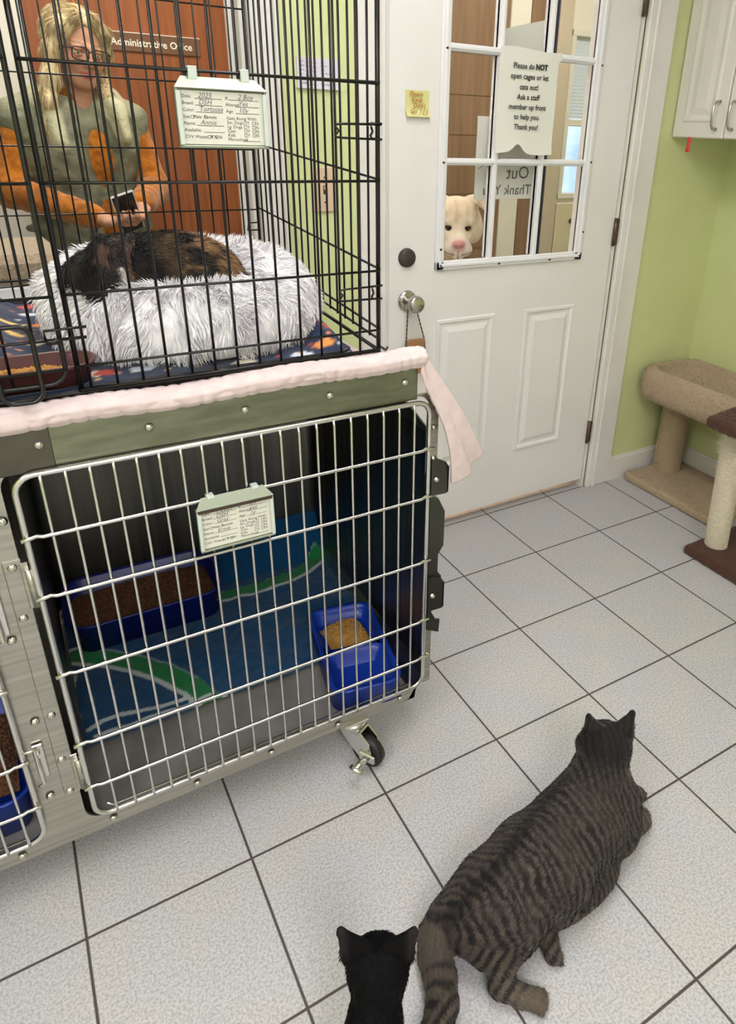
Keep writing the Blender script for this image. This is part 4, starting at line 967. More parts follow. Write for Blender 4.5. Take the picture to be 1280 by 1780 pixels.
def toes(s, c, d, r, t='paw', n=4):
    d = np.array(d, float); d /= np.linalg.norm(d); sd = np.array([-d[1], d[0], 0])
    for i in range(n):
        o = (i - (n - 1) / 2); s.ell(np.array(c) + d * (r * .9 - abs(o) * r * .14) + sd * o * r * .52 + [0, 0, -r * .15], (r * .45, r * .45, r * .48), None, t, .003)
FB = vmat('cat_coat', .78, .25, .15)

# --- tabby lying on the tiles
tb = thing('cat', 'striped brown tabby cat lying on the tile floor looking at the door', 'cat', (-.45, -1.26, 0))
s = Sdf(.022)
hc = np.array([-.222, -1.176, .190]); HR = np.array(frame((.40, .90, -.12)))
s.ell((-.285, -1.222, .088), (.105, .078, .088), np.array(frame((.2, 1, 0))), 'body'); s.ell((-.355, -1.240, .088), (.11, .086, .087), np.array(frame((.1, 1, 0))), 'body')
s.ell((-.455, -1.262, .088), (.115, .097, .088), np.array(frame((.1, 1, 0))), 'body'); s.ell((-.555, -1.275, .080), (.095, .092, .080), np.array(frame((.12, 1, 0))), 'body')
s.ell((-.620, -1.262, .062), (.060, .062, .058), None, 'rump'); s.ell((-.42, -1.305, .035), (.13, .050, .034), None, 'belly')
s.ell((-.262, -1.268, .052), (.055, .045, .052), None, 'chest')
s.chain([(-.285, -1.212, .125), (-.245, -1.192, .150), hc - np.array([0, .004, .012])], [.060, .052, .040], 'neck')
cathead(s, hc, HR, 1.12, .014); ears(s, hc, HR, .026, .080, .012, .038)
# thigh, shank, hind paw; far hind paw; forelegs
s.ell((-.588, -1.322, .055), (.066, .042, .050), np.array(frame((.15, 1, 0))), 'thigh', .012)
s.chain([(-.600, -1.340, .040), (-.622, -1.366, .024), (-.602, -1.390, .018), (-.580, -1.410, .016)], [.032, .019, .0165, .0175], 'leg', .008)
toes(s, (-.578, -1.410, .016), (.65, -.75, 0), .017)
s.chain([(-.50, -1.350, .02), (-.508, -1.372, .013)], [.018, .014], 'leg', .008); toes(s, (-.505, -1.372, .013), (.9, -.4, 0), .013)
s.chain([(-.25, -1.262, .05), (-.200, -1.262, .030), (-.172, -1.262, .020)], [.034, .025, .019], 'fore', .012); s.chain([(-.172, -1.262, .020), (-.158, -1.250, .016)], [.019, .017], 'fore', .008); toes(s, (-.160, -1.250, .016), (.8, .6, 0), .016)
s.chain([(-.22, -1.215, .05), (-.155, -1.212, .026), (-.128, -1.210, .018)], [.030, .021, .017], 'fore', .01); toes(s, (-.128, -1.209, .017), (.9, .35, 0), .016)
tail = [(-.655, -1.245, .062), (-.682, -1.252, .046), (-.698, -1.275, .034), (-.705, -1.305, .027), (-.722, -1.340, .025), (-.752, -1.368, .023), (-.79, -1.390, .021), (-.835, -1.402, .018)]
s.chain(tail, [.036, .031, .029, .0275, .026, .024, .021, .016], 'tail', .008)
tv, tf = s.mesh(.0045, floor=.0)
ti = {}; 
for i, q in enumerate(s.pr): ti.setdefault(q[5], []).append(i)
tl = np.array(tail); tcum = np.r_[0, np.cumsum(np.linalg.norm(np.diff(tl, axis=0), axis=1))]
dk = lin((17, 15, 15)); md = lin((70, 62, 56)); lt = lin((108, 97, 84)); tan_ = lin((138, 104, 80))
def tabby_col(P):
    D = s.D(P); g = lambda t: np.min(D[ti[t]], 0); db = np.minimum(np.minimum(g('body'), g('rump')), g('belly')); dt = g('tail'); dl = np.minimum(g('leg'), g('thigh')); df = g('fore'); dn = np.minimum(np.minimum(g('neck'), g('head')), g('ear'))
    n = fbm(P, 20, 2); n2 = fbm(P, 140, 5); n3 = fbm(P, 9, 9)
    # spine runs along the raised side; stripes fall away from it
    ax = np.array([.96, .22, 0.]); ax /= np.linalg.norm(ax); u = (P - [-.45, -1.24, 0]) @ ax; v = (P - [-.45, -1.22, 0]) @ np.array([-ax[1], ax[0], 0])
    ph = (u + .30 * np.abs(v) - .9 * v * v) / .0165 + 2.4 * (n - .5) + 1.2 * (n3 - .5)
    st = sst(.30, .56, .5 + .5 * np.sin(2 * PI * ph) + .40 * (n2 - .5)) 
    brk = sst(.40, .50, fbm(P * [1, .5, .5], 55, 7)); st = st * (.72 + .28 * brk)
    sp = np.exp(-((v - .012 * np.sin(u * 14)) / .013) ** 2) * .75
    base = mixc(md, lt, sst(.25, .8, n2) * .35 + .35 * sst(.07, .02, P[:, 2])); c = mixc(base, dk, np.clip(st * .92 + sp, 0, 1) * (1 - .35 * sst(.05, .01, P[:, 2])))
    # tail rings
    dd = np.linalg.norm(P[:, None, :] - tl[None], axis=2); j = np.argmin(dd, 1); j0 = np.clip(j, 0, len(tl) - 2); a = tl[j0]; ab = tl[j0 + 1] - a; t_ = ((P - a) * ab).sum(1) / (ab * ab).sum(1); L_ = tcum[j0] + np.clip(t_, -1, 1.5) * np.linalg.norm(ab, axis=1)
    ring = sst(.45, .75, .5 + .5 * np.sin(2 * PI * (L_ - .015) / .031) + .3 * (n2 - .5)); tc_ = mixc(mixc(md, lt, .5 * np.ones(len(P))), dk, np.clip(ring * .85 * sst(.07, .10, L_) + .25 * (n > .55) + .85 * sst(.205, .225, L_), 0, 1))
    wt = sst(.012, -.002, dt - db) * (L_ > .02); c = c * (1 - wt)[:, None] + tc_ * wt[:, None]
    # legs
    uu = (P @ np.array([.35, -.9, -.2])) / .0165; lr = sst(.35, .7, .5 + .5 * np.sin(2 * PI * (uu + .5 * n)) + .3 * (n2 - .5)); lc = mixc(mixc(md, lt, .3 + .5 * sst(-1.35, -1.41, P[:, 1])), dk, lr * (.9 - .75 * sst(-1.385, -1.405, P[:, 1])))
    wl = sst(.006, -.006, dl - db); c = c * (1 - wl)[:, None] + lc * wl[:, None]
    fc = mixc(lt * .8, dk, .5 * sst(.4, .7, .5 + .5 * np.sin(P[:, 0] * 330 + 6 * n))); wf_ = sst(.004, -.006, df - db); c = c * (1 - wf_)[:, None] + fc * wf_[:, None]
    # head and nape: long stripes toward the head, dark crown, tan cheek on the right
    rel = (P - hc) @ HR; hs = sst(.35, .65, .5 + .5 * np.sin(rel[:, 0] / .0022 + 5 * (n - .5)) ); hcx = mixc(md * .9, dk, np.clip(hs * .9 + .75 * sst(-.02, .01, rel[:, 2]) , 0, 1)); hcx = mixc(hcx, tan_, sst(.022, .036, rel[:, 0]) * sst(-.015, -.03, rel[:, 2]) * .8)
    hcx = mixc(hcx, lt, sst(.045, .055, rel[:, 1]) * .7)
    wh = sst(.008, -.008, dn - np.minimum(db, df)); return c * (1 - wh)[:, None] + hcx * wh[:, None]
vcol_mesh('body', tv, tf, tabby_col(tv), FB, tb)
def tabby_flow(P):
    f = np.tile([-.95, -.25, -.15], (len(P), 1)); D = np.min(s.D(P)[ti['tail']], 0); f[D < .004] = [-.3, -.9, -.1]; L_ = np.min(s.D(P)[ti['leg']], 0); f[L_ < .003] = [.4, -.8, -.1]; return f
fur('fur', tv, tf, 75000, .0075, .0011, tabby_flow, tabby_col, FB, tb, lift=.16, rnd=.16, keep=lambda P, N: (P[:, 2] > .004) & (((P - hc) @ HR)[:, 2] < .052))
cat_eyes(hc, HR, 1.12, tb, 'green'); whiskers(hc, HR, 1.12, tb)
S_TAB = s

# --- black cat seated in the foreground
bk = thing('cat', 'slim black cat sitting with its back to us, ears up, at the bottom edge', 'cat', (-.89, -1.43, 0))
s = Sdf(.02); hc2 = np.array([-.838, -1.330, .303]); BS = np.array([-.018, -.038, 0]); HR2 = np.array(frame((.50, .865, -.10)))
cathead(s, hc2, HR2, .90, .012); ears(s, hc2, HR2, .046, .074, .011, .033)
s.chain([hc2 + [-.004, -.010, -.02], (-.862, -1.366, .235), (-.878, -1.392, .175), (-.90, -1.425, .105), (-.905, -1.44, .07)], [.034, .035, .043, .056, .062], 'body')
s.ell((-.955, -1.455, .06), (.055, .05, .06), None, 'body'); s.ell((-.885, -1.50, .06), (.055, .05, .06), None, 'body')
for x, y in ((-.862, -1.340), (-.818, -1.375)): s.chain([(x - .01, y - .02, .15), (x, y, .08), (x + .002, y + .004, .016)], [.022, .016, .014], 'leg', .01); toes(s, (x + .005, y + .010, .014), (.5, .86, 0), .014)
for x, y in ((-.925, -1.395), (-.845, -1.450)): s.chain([(x - .02, y - .03, .03), (x + .01, y + .02, .015)], [.026, .015], 'leg', .01); toes(s, (x + .012, y + .024, .013), (.5, .86, 0), .014)
s.chain([(-.93, -1.50, .04), (-.98, -1.545, .022), (-1.05, -1.55, .018), (-1.12, -1.52, .015)], [.02, .018, .016, .011], 'tail', .01)
kv, kf = s.mesh(.0045, floor=0); kv = kv + BS; hc2 = hc2 + BS
inner = lin((40, 33, 36))
def blk(P):
    rel = (P - hc2) @ HR2; c = np.tile(lin((9, 8, 9)), (len(P), 1)) * (.7 + .6 * fbm(P, 150, 3))[:, None]; w = sst(.035, .045, np.abs(rel[:, 0])) * sst(.022, .032, rel[:, 2]); return mixc(c, inner, w * .8)
vcol_mesh('body', kv, kf, blk(kv), vmat('black_coat', .8, .12, .0), bk)
fur('fur', kv, kf, 26000, .007, .0010, (-.45, -.75, -.5), blk, vmat('black_coat'), bk, lift=.15, rnd=.12, keep=lambda P, N: (P[:, 2] > .004) & (((P - hc2) @ HR2)[:, 2] < .042))
cat_eyes(hc2, HR2, .88, bk, 'amber'); whiskers(hc2, HR2, .75, bk)

# --- tortoiseshell curled in the donut bed
cc = thing('cat', 'tortoiseshell cat curled up asleep in the shaggy donut bed', 'cat', (-.88, -.52, 1.05))
s = Sdf(.02)
hc3 = np.array([-.972, -.590, 1.128]); HR3 = np.array(frame((.62, -.62, -.50), (.1, .1, 1)))
s.ell((-.845, -.515, 1.115), (.105, .085, .070), None, 'body'); s.ell((-.80, -.535, 1.108), (.075, .075, .058), None, 'body'); s.ell((-.92, -.50, 1.120), (.075, .07, .062), None, 'body'); s.ell((-.985, -.545, 1.105), (.050, .060, .050), None, 'body')
s.ell((-.825, -.585, 1.095), (.060, .045, .045), np.array(frame((.3, 1, 0))), 'haunch', .012)
cathead(s, hc3, HR3, 1.05, .008); ears(s, hc3, HR3, .028, .074, .012, .036, k=.004)
s.chain([(-.90, -.60, 1.09), (-.88, -.625, 1.085), (-.855, -.63, 1.085)], [.022, .016, .014], 'paw', .008); toes(s, (-.852, -.632, 1.085), (1, -.2, 0), .014)
s.chain([(-.745, -.53, 1.10), (-.735, -.575, 1.095), (-.76, -.62, 1.09), (-.80, -.637, 1.088)], [.024, .018, .016, .012], 'tail', .008)
cv, cf = s.mesh(.0045); CS = np.array([-.008, -.022, -.010]); cv = cv + CS; hc3 = hc3 + CS
c1, c2_, c3_, c4_ = lin((26, 23, 22)), lin((150, 116, 80)), lin((98, 80, 58)), lin((226, 218, 206))
def tort(P):
    n = fbm(P, 24, 11); m_ = fbm(P, 120, 4); c = mixc(c1, c3_, sst(.46, .56, n + .15 * (m_ - .5)) * (.25 + .55 * sst(-.92, -.84, P[:, 0]))); rt = sst(-.90, -.80, P[:, 0])
    c = mixc(c, c2_, np.clip(sst(.44, .56, fbm(P, 30, 21)) * rt + .0, 0, 1)); c = mixc(c, c1, sst(.52, .62, fbm(P, 60, 31)) * .75)
    rel = (P - hc3) @ HR3; fz = np.exp(-((rel[:, 0] - .006) / .007) ** 2) * (rel[:, 1] > .025) * (np.linalg.norm(rel, axis=1) < .08)
    hd = np.linalg.norm(rel, axis=1) < .068; dark = hd & (rel[:, 2] > -.01); c[dark] = c[dark] * .55 + c1 * .3
    c = mixc(c, c4_, fz * .9); c = mixc(c, c2_, (np.exp(-((rel[:, 0] + .016) / .009) ** 2) * (rel[:, 1] > .02) * hd) * .7)
    ear_in = (np.abs(np.abs(rel[:, 0]) - .034) < .012) & (rel[:, 2] > .034) & (rel[:, 1] > .0); c[ear_in] = lin((120, 92, 80)); return c
vcol_mesh('body', cv, cf, tort(cv), FB, cc)
fur('fur', cv, cf, 34000, .013, .0012, lambda P: np.stack([np.where(P[:, 0] > -.92, .9, -.2), -.35 + 0 * P[:, 0], -.45 + 0 * P[:, 0]], 1), tort, FB, cc, lift=.2, rnd=.2)
whiskers(hc3, HR3, 1.05, cc)

# ================================================================== DOG behind the door lite
dg = thing('dog', 'cream-white dog with a pink nose peering through the door window', 'dog', (.22, .45, 0))
s = Sdf(.03); dc = np.array([.268, .250, 1.066]); DR = np.array(frame((-.42, -.82, -.36)))
A = lambda x, y, z: dc + DR @ np.array([x, y, z])
s.ell(A(0, 0, 0.008), (.084, .085, .072), DR, 'head', .03); s.ell(A(.055, .02, -.02), (.038, .048, .044), DR, 'head', .025); s.ell(A(-.055, .02, -.02), (.038, .048, .044), DR, 'head', .025)
s.cap(A(0, .05, -.02), A(0, .100, -.028), .050, .040, 'muzzle', .020); s.ell(A(.026, .104, -.046), (.026, .026, .026), DR, 'muzzle', .010); s.ell(A(-.026, .104, -.046), (.026, .026, .026), DR, 'muzzle', .010)
s.ell(A(0, .133, -.014), (.0185, .011, .012), DR, 'nose', .006); s.ell(A(0, .134, -.024), (.008, .008, .009), DR, 'nose', .005)
for sg in (-1, 1):
    s.ell(A(sg * .0105, .145, -.015), (.0052, .007, .0036), DR, 'sock', .002, neg=True)
    s.ell(A(sg * .033, .072, .016), (.013, .012, .009), DR, 'sock', .008, neg=True); s.ell(A(sg * .032, .062, .034), (.024, .016, .013), DR, 'brow', .008)
    s.cap(A(sg * .052, -.03, .058), A(sg * .082, -.005, .088), .026, .018, 'ear', .008); s.cap(A(sg * .082, -.005, .088), A(sg * .100, .040, .062), .018, .006, 'ear', .006); s.cap(A(sg * .070, .0, .078), A(sg * .098, .040, .062), .012, .005, 'ear', .005)
s.cap(A(0, .10, -.060), A(0, .13, -.058), .022, .018, 'jaw', .01)
s.chain([A(0, -.03, -.02), (.275, .36, .97), (.24, .43, .84)], [.075, .085, .105], 'neck', .04)
s.ell((.215, .40, .72), (.12, .115, .17), None, 'chest', .05); s.ell((.215, .47, .50), (.095, .10, .18), None, 'belly', .05); s.ell((.215, .52, .36), (.10, .11, .12), None, 'hips', .05)
for sg in (-1, 1):
    s.chain([(.215 + sg * .085, .36, .78), (.215 + sg * .10, .22, .72), (.215 + sg * .095, .12, .80), (.215 + sg * .095, .105, .84)], [.05, .038, .028, .026], 'foreleg', .02); toes(s, np.array([.215 + sg * .095, .102, .845]), (0, -1, 0), .024)
    s.chain([(.215 + sg * .075, .50, .34), (.215 + sg * .095, .38, .24), (.215 + sg * .09, .52, .11), (.215 + sg * .09, .49, .03)], [.075, .045, .026, .024], 'hindleg', .02); toes(s, np.array([.215 + sg * .09, .46, .024]), (0, -1, 0), .024)
s.chain([(.215, .62, .36), (.215, .72, .22), (.215, .80, .16)], [.03, .02, .010], 'tail', .015)
dv_, df_ = s.mesh(.006, floor=0)
di = {}
for i, q in enumerate(s.pr): di.setdefault(q[5], []).append(i)
cream = lin((232, 216, 192)); crs = lin((208, 180, 150)); pinkn = lin((206, 132, 136))
def dogc(P):
    rel = (P - dc) @ DR; n = fbm(P, 30, 3); c = mixc(cream, crs, sst(.45, .75, n) * .5)
    wr = sst(.55, .8, .5 + .5 * np.sin(rel[:, 0] * 150 + 4 * (n - .5))) * sst(.02, .045, rel[:, 2]) * (rel[:, 1] > -.0) * .4; c = mixc(c, crs * .75, wr)
    dn = np.min(s.D(P)[di['nose']][[0]], 0); c = mixc(c, lin((240, 232, 220)), sst(.05, .03, np.hypot(rel[:, 0], rel[:, 2] + .03)) * (rel[:, 1] > .08) * .8); c = mixc(c, pinkn, sst(.006, .001, dn)); c = mixc(c, lin((70, 36, 42)), (sst(.0065, .004, np.hypot(np.abs(rel[:, 0]) - .0105, (rel[:, 2] + .015) * 1.3)) * (rel[:, 1] > .128))); c = mixc(c, lin((120, 72, 74)), sst(.0022, .001, np.abs(rel[:, 0])) * (rel[:, 1] > .118) * (rel[:, 2] < -.012) * (rel[:, 2] > -.06) * .8)
    c = mixc(c, lin((214, 158, 148)), sst(.03, .018, np.hypot(rel[:, 0], rel[:, 2] + .018)) * (rel[:, 1] > .115) * .55)
    for sg in (-1, 1): c = mixc(c, lin((150, 104, 92)), sst(.019, .011, np.linalg.norm((rel - [sg * .033, .072, .016]) * [1, 1, 1.4], axis=1)) * .8)
    de = np.min(s.D(P)[di['ear']], 0); c = mixc(c, lin((120, 84, 78)), sst(.01, .0, de) * (rel[:, 1] > .012) * (rel[:, 2] < .064) * .85); 
    mo = np.exp(-((rel[:, 2] + .05) / .0028) ** 2) * (rel[:, 1] > .09); return mixc(c, lin((110, 70, 66)), mo * .8)
vcol_mesh('body', dv_, df_, dogc(dv_), vmat('dog_coat', .75, .25, .2), dg)
for sg in (-1, 1):
    m = MB(); m.ellip(A(sg * .033, .066, .015), (.0115, .0110, .0095), 14); e = m.build('eye', mat('dog_eye_brown', (84, 52, 34), .15), dg)
    m = MB(); m.ellip(A(sg * .033, .0735, .013), (.0062, .0050, .0060), 12); m.build('pupil', M['ink'], e)

# ================================================================== WOMAN
wo = thing('person', 'person with long blond hair and glasses in olive vest looking at a phone', 'person', (-.82, .97, 0))
skin = lin((188, 142, 118)); skinr = lin((168, 104, 86)); 
hw_ = np.array([-.785, .935, 1.555]); WR = np.array(frame((.30, -.93, -.16), (.10, 0, 1)))
B_w = lambda x, y, z: hw_ + WR @ np.array([x, y, z])
s = Sdf(.02)
s.ell(B_w(0, -.018, .030), (.074, .092, .082), WR, 'skull', .02); s.ell(B_w(0, .020, -.030), (.058, .066, .070), WR, 'face', .03); s.ell(B_w(0, .050, -.088), (.024, .022, .020), WR, 'chin', .025)
s.cap(B_w(.050, -.005, -.045), B_w(.018, .052, -.085), .020, .016, 'jaw', .02); s.cap(B_w(-.050, -.005, -.045), B_w(-.018, .052, -.085), .020, .016, 'jaw', .02)
for sg in (-1, 1):
    s.ell(B_w(sg * .038, .052, -.030), (.020, .018, .018), WR, 'cheek', .018); s.cap(B_w(sg * .012, .080, .018), B_w(sg * .044, .064, .018), .007, .006, 'brow', .012)
    s.ell(B_w(sg * .030, .086, .002), (.016, .014, .010), WR, 'sock', .012, neg=True); s.ell(B_w(sg * .075, -.015, -.012), (.010, .020, .030), WR, 'ear', .008)
    s.ell(B_w(sg * .030, .071, -.009), (.014, .011, .007), WR, 'lid', .004); s.ell(B_w(sg * .030, .0725, .009), (.016, .011, .0085), WR, 'lid', .004)
s.cap(B_w(0, .080, .010), B_w(0, .100, -.030), .006, .010, 'nose', .010); s.ell(B_w(.010, .090, -.034), (.008, .009, .007), WR, 'nose', .006); s.ell(B_w(-.010, .090, -.034), (.008, .009, .007), WR, 'nose', .006)
s.cap(B_w(-.018, .076, -.058), B_w(.018, .076, -.058), .005, .005, 'lip', .006); s.ell(B_w(0, .081, -.056), (.013, .006, .0045), WR, 'lip', .005); s.ell(B_w(0, .079, -.066), (.014, .007, .005), WR, 'lip', .005)
s.chain([B_w(0, -.030, -.06), (-.80, .975, 1.43), (-.81, .985, 1.37)], [.052, .052, .062], 'neck', .025)
# trunk, hips and legs under the clothes
s.ell((-.82, .985, 1.24), (.165, .095, .16), None, 'trunk', .05); s.ell((-.82, .985, 1.05), (.135, .09, .14), None, 'trunk', .05); s.ell((-.82, .985, .90), (.155, .10, .12), None, 'trunk', .05)
for sg in (-1, 1): s.chain([(-.82 + sg * .08, .98, .86), (-.82 + sg * .09, .96, .48), (-.82 + sg * .095, .99, .08)], [.08, .052, .034], 'leg', .03); s.cap((-.82 + sg * .095, .99, .045), (-.82 + sg * .105, .87, .03), .034, .026, 'leg', .02)
sh = {-1: ((-.990, 1.00, 1.345), (-1.055, .91, 1.13), (-.845, .665, 1.070)), 1: ((-.650, 1.00, 1.345), (-.605, .91, 1.13), (-.695, .665, 1.105))}   # -1 = viewer's left
for sg in (-1, 1):
    a, e_, w_ = sh[sg]; s.chain([a, e_, w_], [.045, .036, .024], 'arm', .02)
# hands holding the phone in front of the waist
def hand(s, wrist, palm_c, fdir, pn, side, curl, spread=.9):
    wrist = np.array(wrist); pc_ = np.array(palm_c); f = np.array(fdir, float); f /= np.linalg.norm(f); n = np.array(pn, float); n -= f * (n @ f); n /= np.linalg.norm(n); sd = np.cross(f, n) * side
    s.cap(wrist, pc_ - f * .02, .022, .020, 'hand', .012); R = np.stack([sd, f, n], 1); s.ell(pc_, (.036, .042, .014), R, 'hand', .010)
    L_ = [.058, .070, .074, .068]
    for i in range(4):
        b0 = pc_ + f * .034 + sd * (-.027 + .018 * i); c0 = .35; p = b0; d = f
        for j, (fr, w0) in enumerate(((.45, .0088), (.32, .0080), (.25, .0070))):
            ang = curl * (.5 + .5 * j); d2 = f * math.cos(ang * (j + 1) * .55) + n * math.sin(ang * (j + 1) * .55); q = p + d2 * L_[i] * fr; s.cap(p, q, w0, w0 - .0008, 'finger', .0025); p = q
    t0 = pc_ - f * .018 + sd * .030; t1 = t0 + (sd * .75 + f * .55 + n * .25) * .032; t2 = t1 + (sd * .05 + f * .8 + n * .5) * .028; s.cap(t0, t1, .012, .0095, 'finger', .006); s.cap(t1, t2, .0095, .0075, 'finger', .003)
hand(s, (-.838, .655, 1.070), (-.790, .622, 1.058), (.90, -.25, -.08), (.1, -.15, 1), 1, .75)
hand(s, (-.698, .655, 1.105), (-.712, .612, 1.085), (-.45, -.75, -.35), (-.35, -.1, .9), 1, .85)
hv, hf = s.mesh(.0052, floor=.0)
wi = {}
for i, q in enumerate(s.pr): wi.setdefault(q[5], []).append(i)
def skc(P):
    rel = (P - hw_) @ WR; c = mixc(skin, skinr, .25 * fbm(P, 40, 2)); 
    dl = np.min(s.D(P)[wi['lip']], 0); c = mixc(c, lin((176, 92, 84)), sst(.004, .0, dl)); c = mixc(c, skinr, sst(.022, .0, np.linalg.norm(rel - [0, .104, -.032], axis=1)) * .6)
    for sg in (-1, 1):
        c = mixc(c, skinr, sst(.03, .0, np.linalg.norm(rel - [sg * .04, .066, -.03], axis=1)) * .45)
        c = mixc(c, lin((120, 88, 62)), sst(.0045, .002, np.abs(rel[:, 2] - .026 + 4 * (np.abs(rel[:, 0]) - .028) ** 2)) * (np.abs(np.abs(rel[:, 0]) - .030) < .018) * (rel[:, 1] > .04) * .7)
        c = mixc(c, lin((90, 62, 52)), sst(.003, .001, np.abs(rel[:, 2] + .0085)) * (np.abs(np.abs(rel[:, 0]) - .030) < .013) * (rel[:, 1] > .04) * .8)
    return c
vcol_mesh('body', hv, hf, skc(hv), vmat('skin', .5, .4), wo)
for sg in (-1, 1):
    m = MB(); m.ellip(B_w(sg * .030, .066, .0), (.0125,) * 3, 16); e = m.build('eye', mat('eye_white', (232, 228, 222), .2), wo); m = MB(); m.ellip(B_w(sg * .031, .0755, -.003), (.0045,) * 3, 12); m.build('iris', mat('iris_grey', (70, 80, 84), .2), e)
# spectacles
m = MB()
for sg in (-1, 1):
    m.tube([B_w(sg * .033 + p[0], .098 - .0035 * abs(p[0]) * 10, -.002 + p[1]) for p in rrect(-.026, .026, -.019, .017, .011, 4)], .0019, 6, closed=True)
    m.tube([B_w(sg * .059, .092, .008), B_w(sg * .078, .070, .006), B_w(sg * .082, -.005, .002), B_w(sg * .080, -.02, -.012)], .0019, 6)
m.tube([B_w(-.008, .100, .004), B_w(0, .103, .008), B_w(.008, .100, .004)], .0019, 6)
m.build('spectacles', M['frame'], wo, 'black framed spectacles')
# hair: cap plus long locks at both sides
h = Sdf(.02); h.ell(B_w(0, -.030, .042), (.090, .104, .090), WR, 'cap'); h.ell(B_w(0, .085, -.01), (.060, .075, .090), WR, 'cut', .010, neg=True)
h.ell(B_w(.004, .110, -.02), (.075, .060, .085), WR, 'cut', .010, neg=True)
# viewer's left (person's right, local -x is viewer right) long fall to the chest
h.chain([B_w(-.050, .030, .092), B_w(-.082, .032, .040), B_w(-.092, .030, -.03), B_w(-.095, .045, -.10), (-.700, .885, 1.40)], [.020, .024, .022, .020, .012], 'lock', .02) if False else None
for sx, pts, rr in ((1, [(.030, .055, .105), (.072, .040, .060), (.090, .025, -.01), (.098, .030, -.09)], [.016, .024, .026, .028]), (-1, [(-.020, .058, .106), (-.064, .040, .070), (-.086, .010, .01), (-.088, -.01, -.08)], [.014, .018, .020, .022])):
    L_ = [B_w(*p) for p in pts]
    end = [np.array((-.900, .880, 1.405)), np.array((-.915, .865, 1.30))] if sx == 1 else [np.array((-.715, .93, 1.42)), np.array((-.71, .93, 1.38))]
    # local +x is the person's left or right depending on the frame; pick lock end on its own side
    if (L_[-1][0] < hw_[0]) != (end[0][0] < hw_[0]): end = [np.array((2 * hw_[0] - e[0], e[1], e[2])) for e in end]
    h.chain(L_ + end, rr + [rr[-1] * .9, .012], 'lock', .018)
h.chain([B_w(0, -.10, .0), B_w(0, -.10, -.10), (-.80, 1.06, 1.34)], [.06, .06, .03], 'lock', .02)
gv, gf = h.mesh(.006)
def hairc(P):
    rel = (P - hw_) @ WR; q = np.stack([rel[:, 0] * 1.0, rel[:, 1] * 1.0, rel[:, 2] * .10], 1); n = fbm(q, 190, 3); return mixc(lin((132, 110, 74)), lin((226, 208, 168)), sst(.30, .68, n))
hm = vmat('blond_hair', .45, .4)
ho = vcol_mesh('hair', gv, gf, hairc(gv), hm, wo)
def hflow(P):
    rel = (P - hw_) @ WR; f = np.stack([np.sign(rel[:, 0]) * sst(.02, .10, rel[:, 2]) * .9, 0 * rel[:, 0], -1.0 + .6 * sst(.06, .12, rel[:, 2])], 1); return f @ WR.T
fur('hair_strands', gv, gf, 20000, .034, .0013, hflow, hairc, hm, ho, lift=.03, rnd=.04)
# sweater, vest, jeans, shoes
sw = Sdf(.03)
sw.ell((-.82, .985, 1.24), (.180, .108, .17), None, 't', .05); sw.ell((-.82, .985, 1.02), (.155, .105, .14), None, 't', .05); sw.cap((-.81, .985, 1.38), (-.805, .980, 1.425), .068, .062, 'n', .02)
for sg in (-1, 1): a, e_, w_ = sh[sg]; sw.chain([a, e_, np.array(w_) + (np.array(w_) - e_) * .0], [.060, .050, .038], 'a', .03)
for sg in (-1, 1):
    a, e_, w_ = map(np.array, sh[sg])
    for q in (.25, .5, .75, .93): p = e_ + (w_ - e_) * q; d = (w_ - e_) / np.linalg.norm(w_ - e_); sw.cap(p, p + d * .008, .047 - .010 * q + .004, .047 - .010 * q, 'fold', .010)
xv, xf = sw.mesh(.007)
def swc(P): n = fbm(P, 60, 3); return mixc(lin((136, 78, 20)), lin((178, 108, 34)), sst(.3, .7, n))
vcol_mesh('sweater', xv, xf, swc(xv), vmat('orange_knit', .95, .1, .3, bump=(220, .6, .003)), wo, label='rust orange sweater')
ve = Sdf(.03)
ve.ell((-.815, .985, 1.25), (.212, .150, .185), None, 't', .04); ve.ell((-.815, .985, 1.03), (.195, .145, .20), None, 't', .05)
for sg in (-1, 1): ve.cap((-.82 + sg * .12, .985, 1.372), (-.82 + sg * .175, .985, 1.345), .062, .068, 'sh', .03)
for z in (1.18, 1.09, 1.0, .91): 
    for q in range(12):
        a = 2 * PI * q / 12; ve.cap((-.82 + .20 * math.cos(a), .99 + .135 * math.sin(a), z), (-.82 + .20 * math.cos(a + .53), .99 + .135 * math.sin(a + .53), z), .010, .010, 'q', .010)
ve.chain([(-.905, .92, 1.40), (-.92, .99, 1.42), (-.87, 1.06, 1.43), (-.78, 1.07, 1.43), (-.70, .99, 1.42), (-.705, .90, 1.385)], [.030, .032, .034, .034, .034, .034], 'collar', .012)
ve.chain([(-.905, .885, 1.385), (-.885, .855, 1.28)], [.028, .022], 'collar', .012); ve.chain([(-.695, .885, 1.385), (-.69, .850, 1.30)], [.030, .024], 'collar', .012)
ve.cap((-.765, .835, 1.42), (-.735, .835, .80), .058, .078, 'open', .012, neg=True) if True else None
ve.chain([(-.77, .86, 1.50), (-.785, .90, 1.44)], [.055, .05], 'open2', .012) if False else None
ve.cap((-.79, .90, 1.47), (-.775, .84, 1.36), .065, .052, 'open', .012, neg=True)
for sg in (-1, 1): ve.cap((-.82 + sg * .275, .97, 1.33), (-.82 + sg * .285, .93, 1.15), .050, .05, 'arm', .012, neg=True)
vv, vf = ve.mesh(.007)
def vc(P):
    n = fbm(P, 26, 3); d = np.min(ve.D(P)[[i for i, q in enumerate(ve.pr) if q[5] == 'collar']], 0); c = mixc(lin((92, 94, 76)), lin((124, 126, 106)), sst(.3, .7, n)); c = mixc(c, lin((190, 188, 158)), sst(.012, .0, d) * .8)
    return mixc(c, lin((196, 194, 166)), sst(1.36, 1.42, P[:, 2]) * .5)
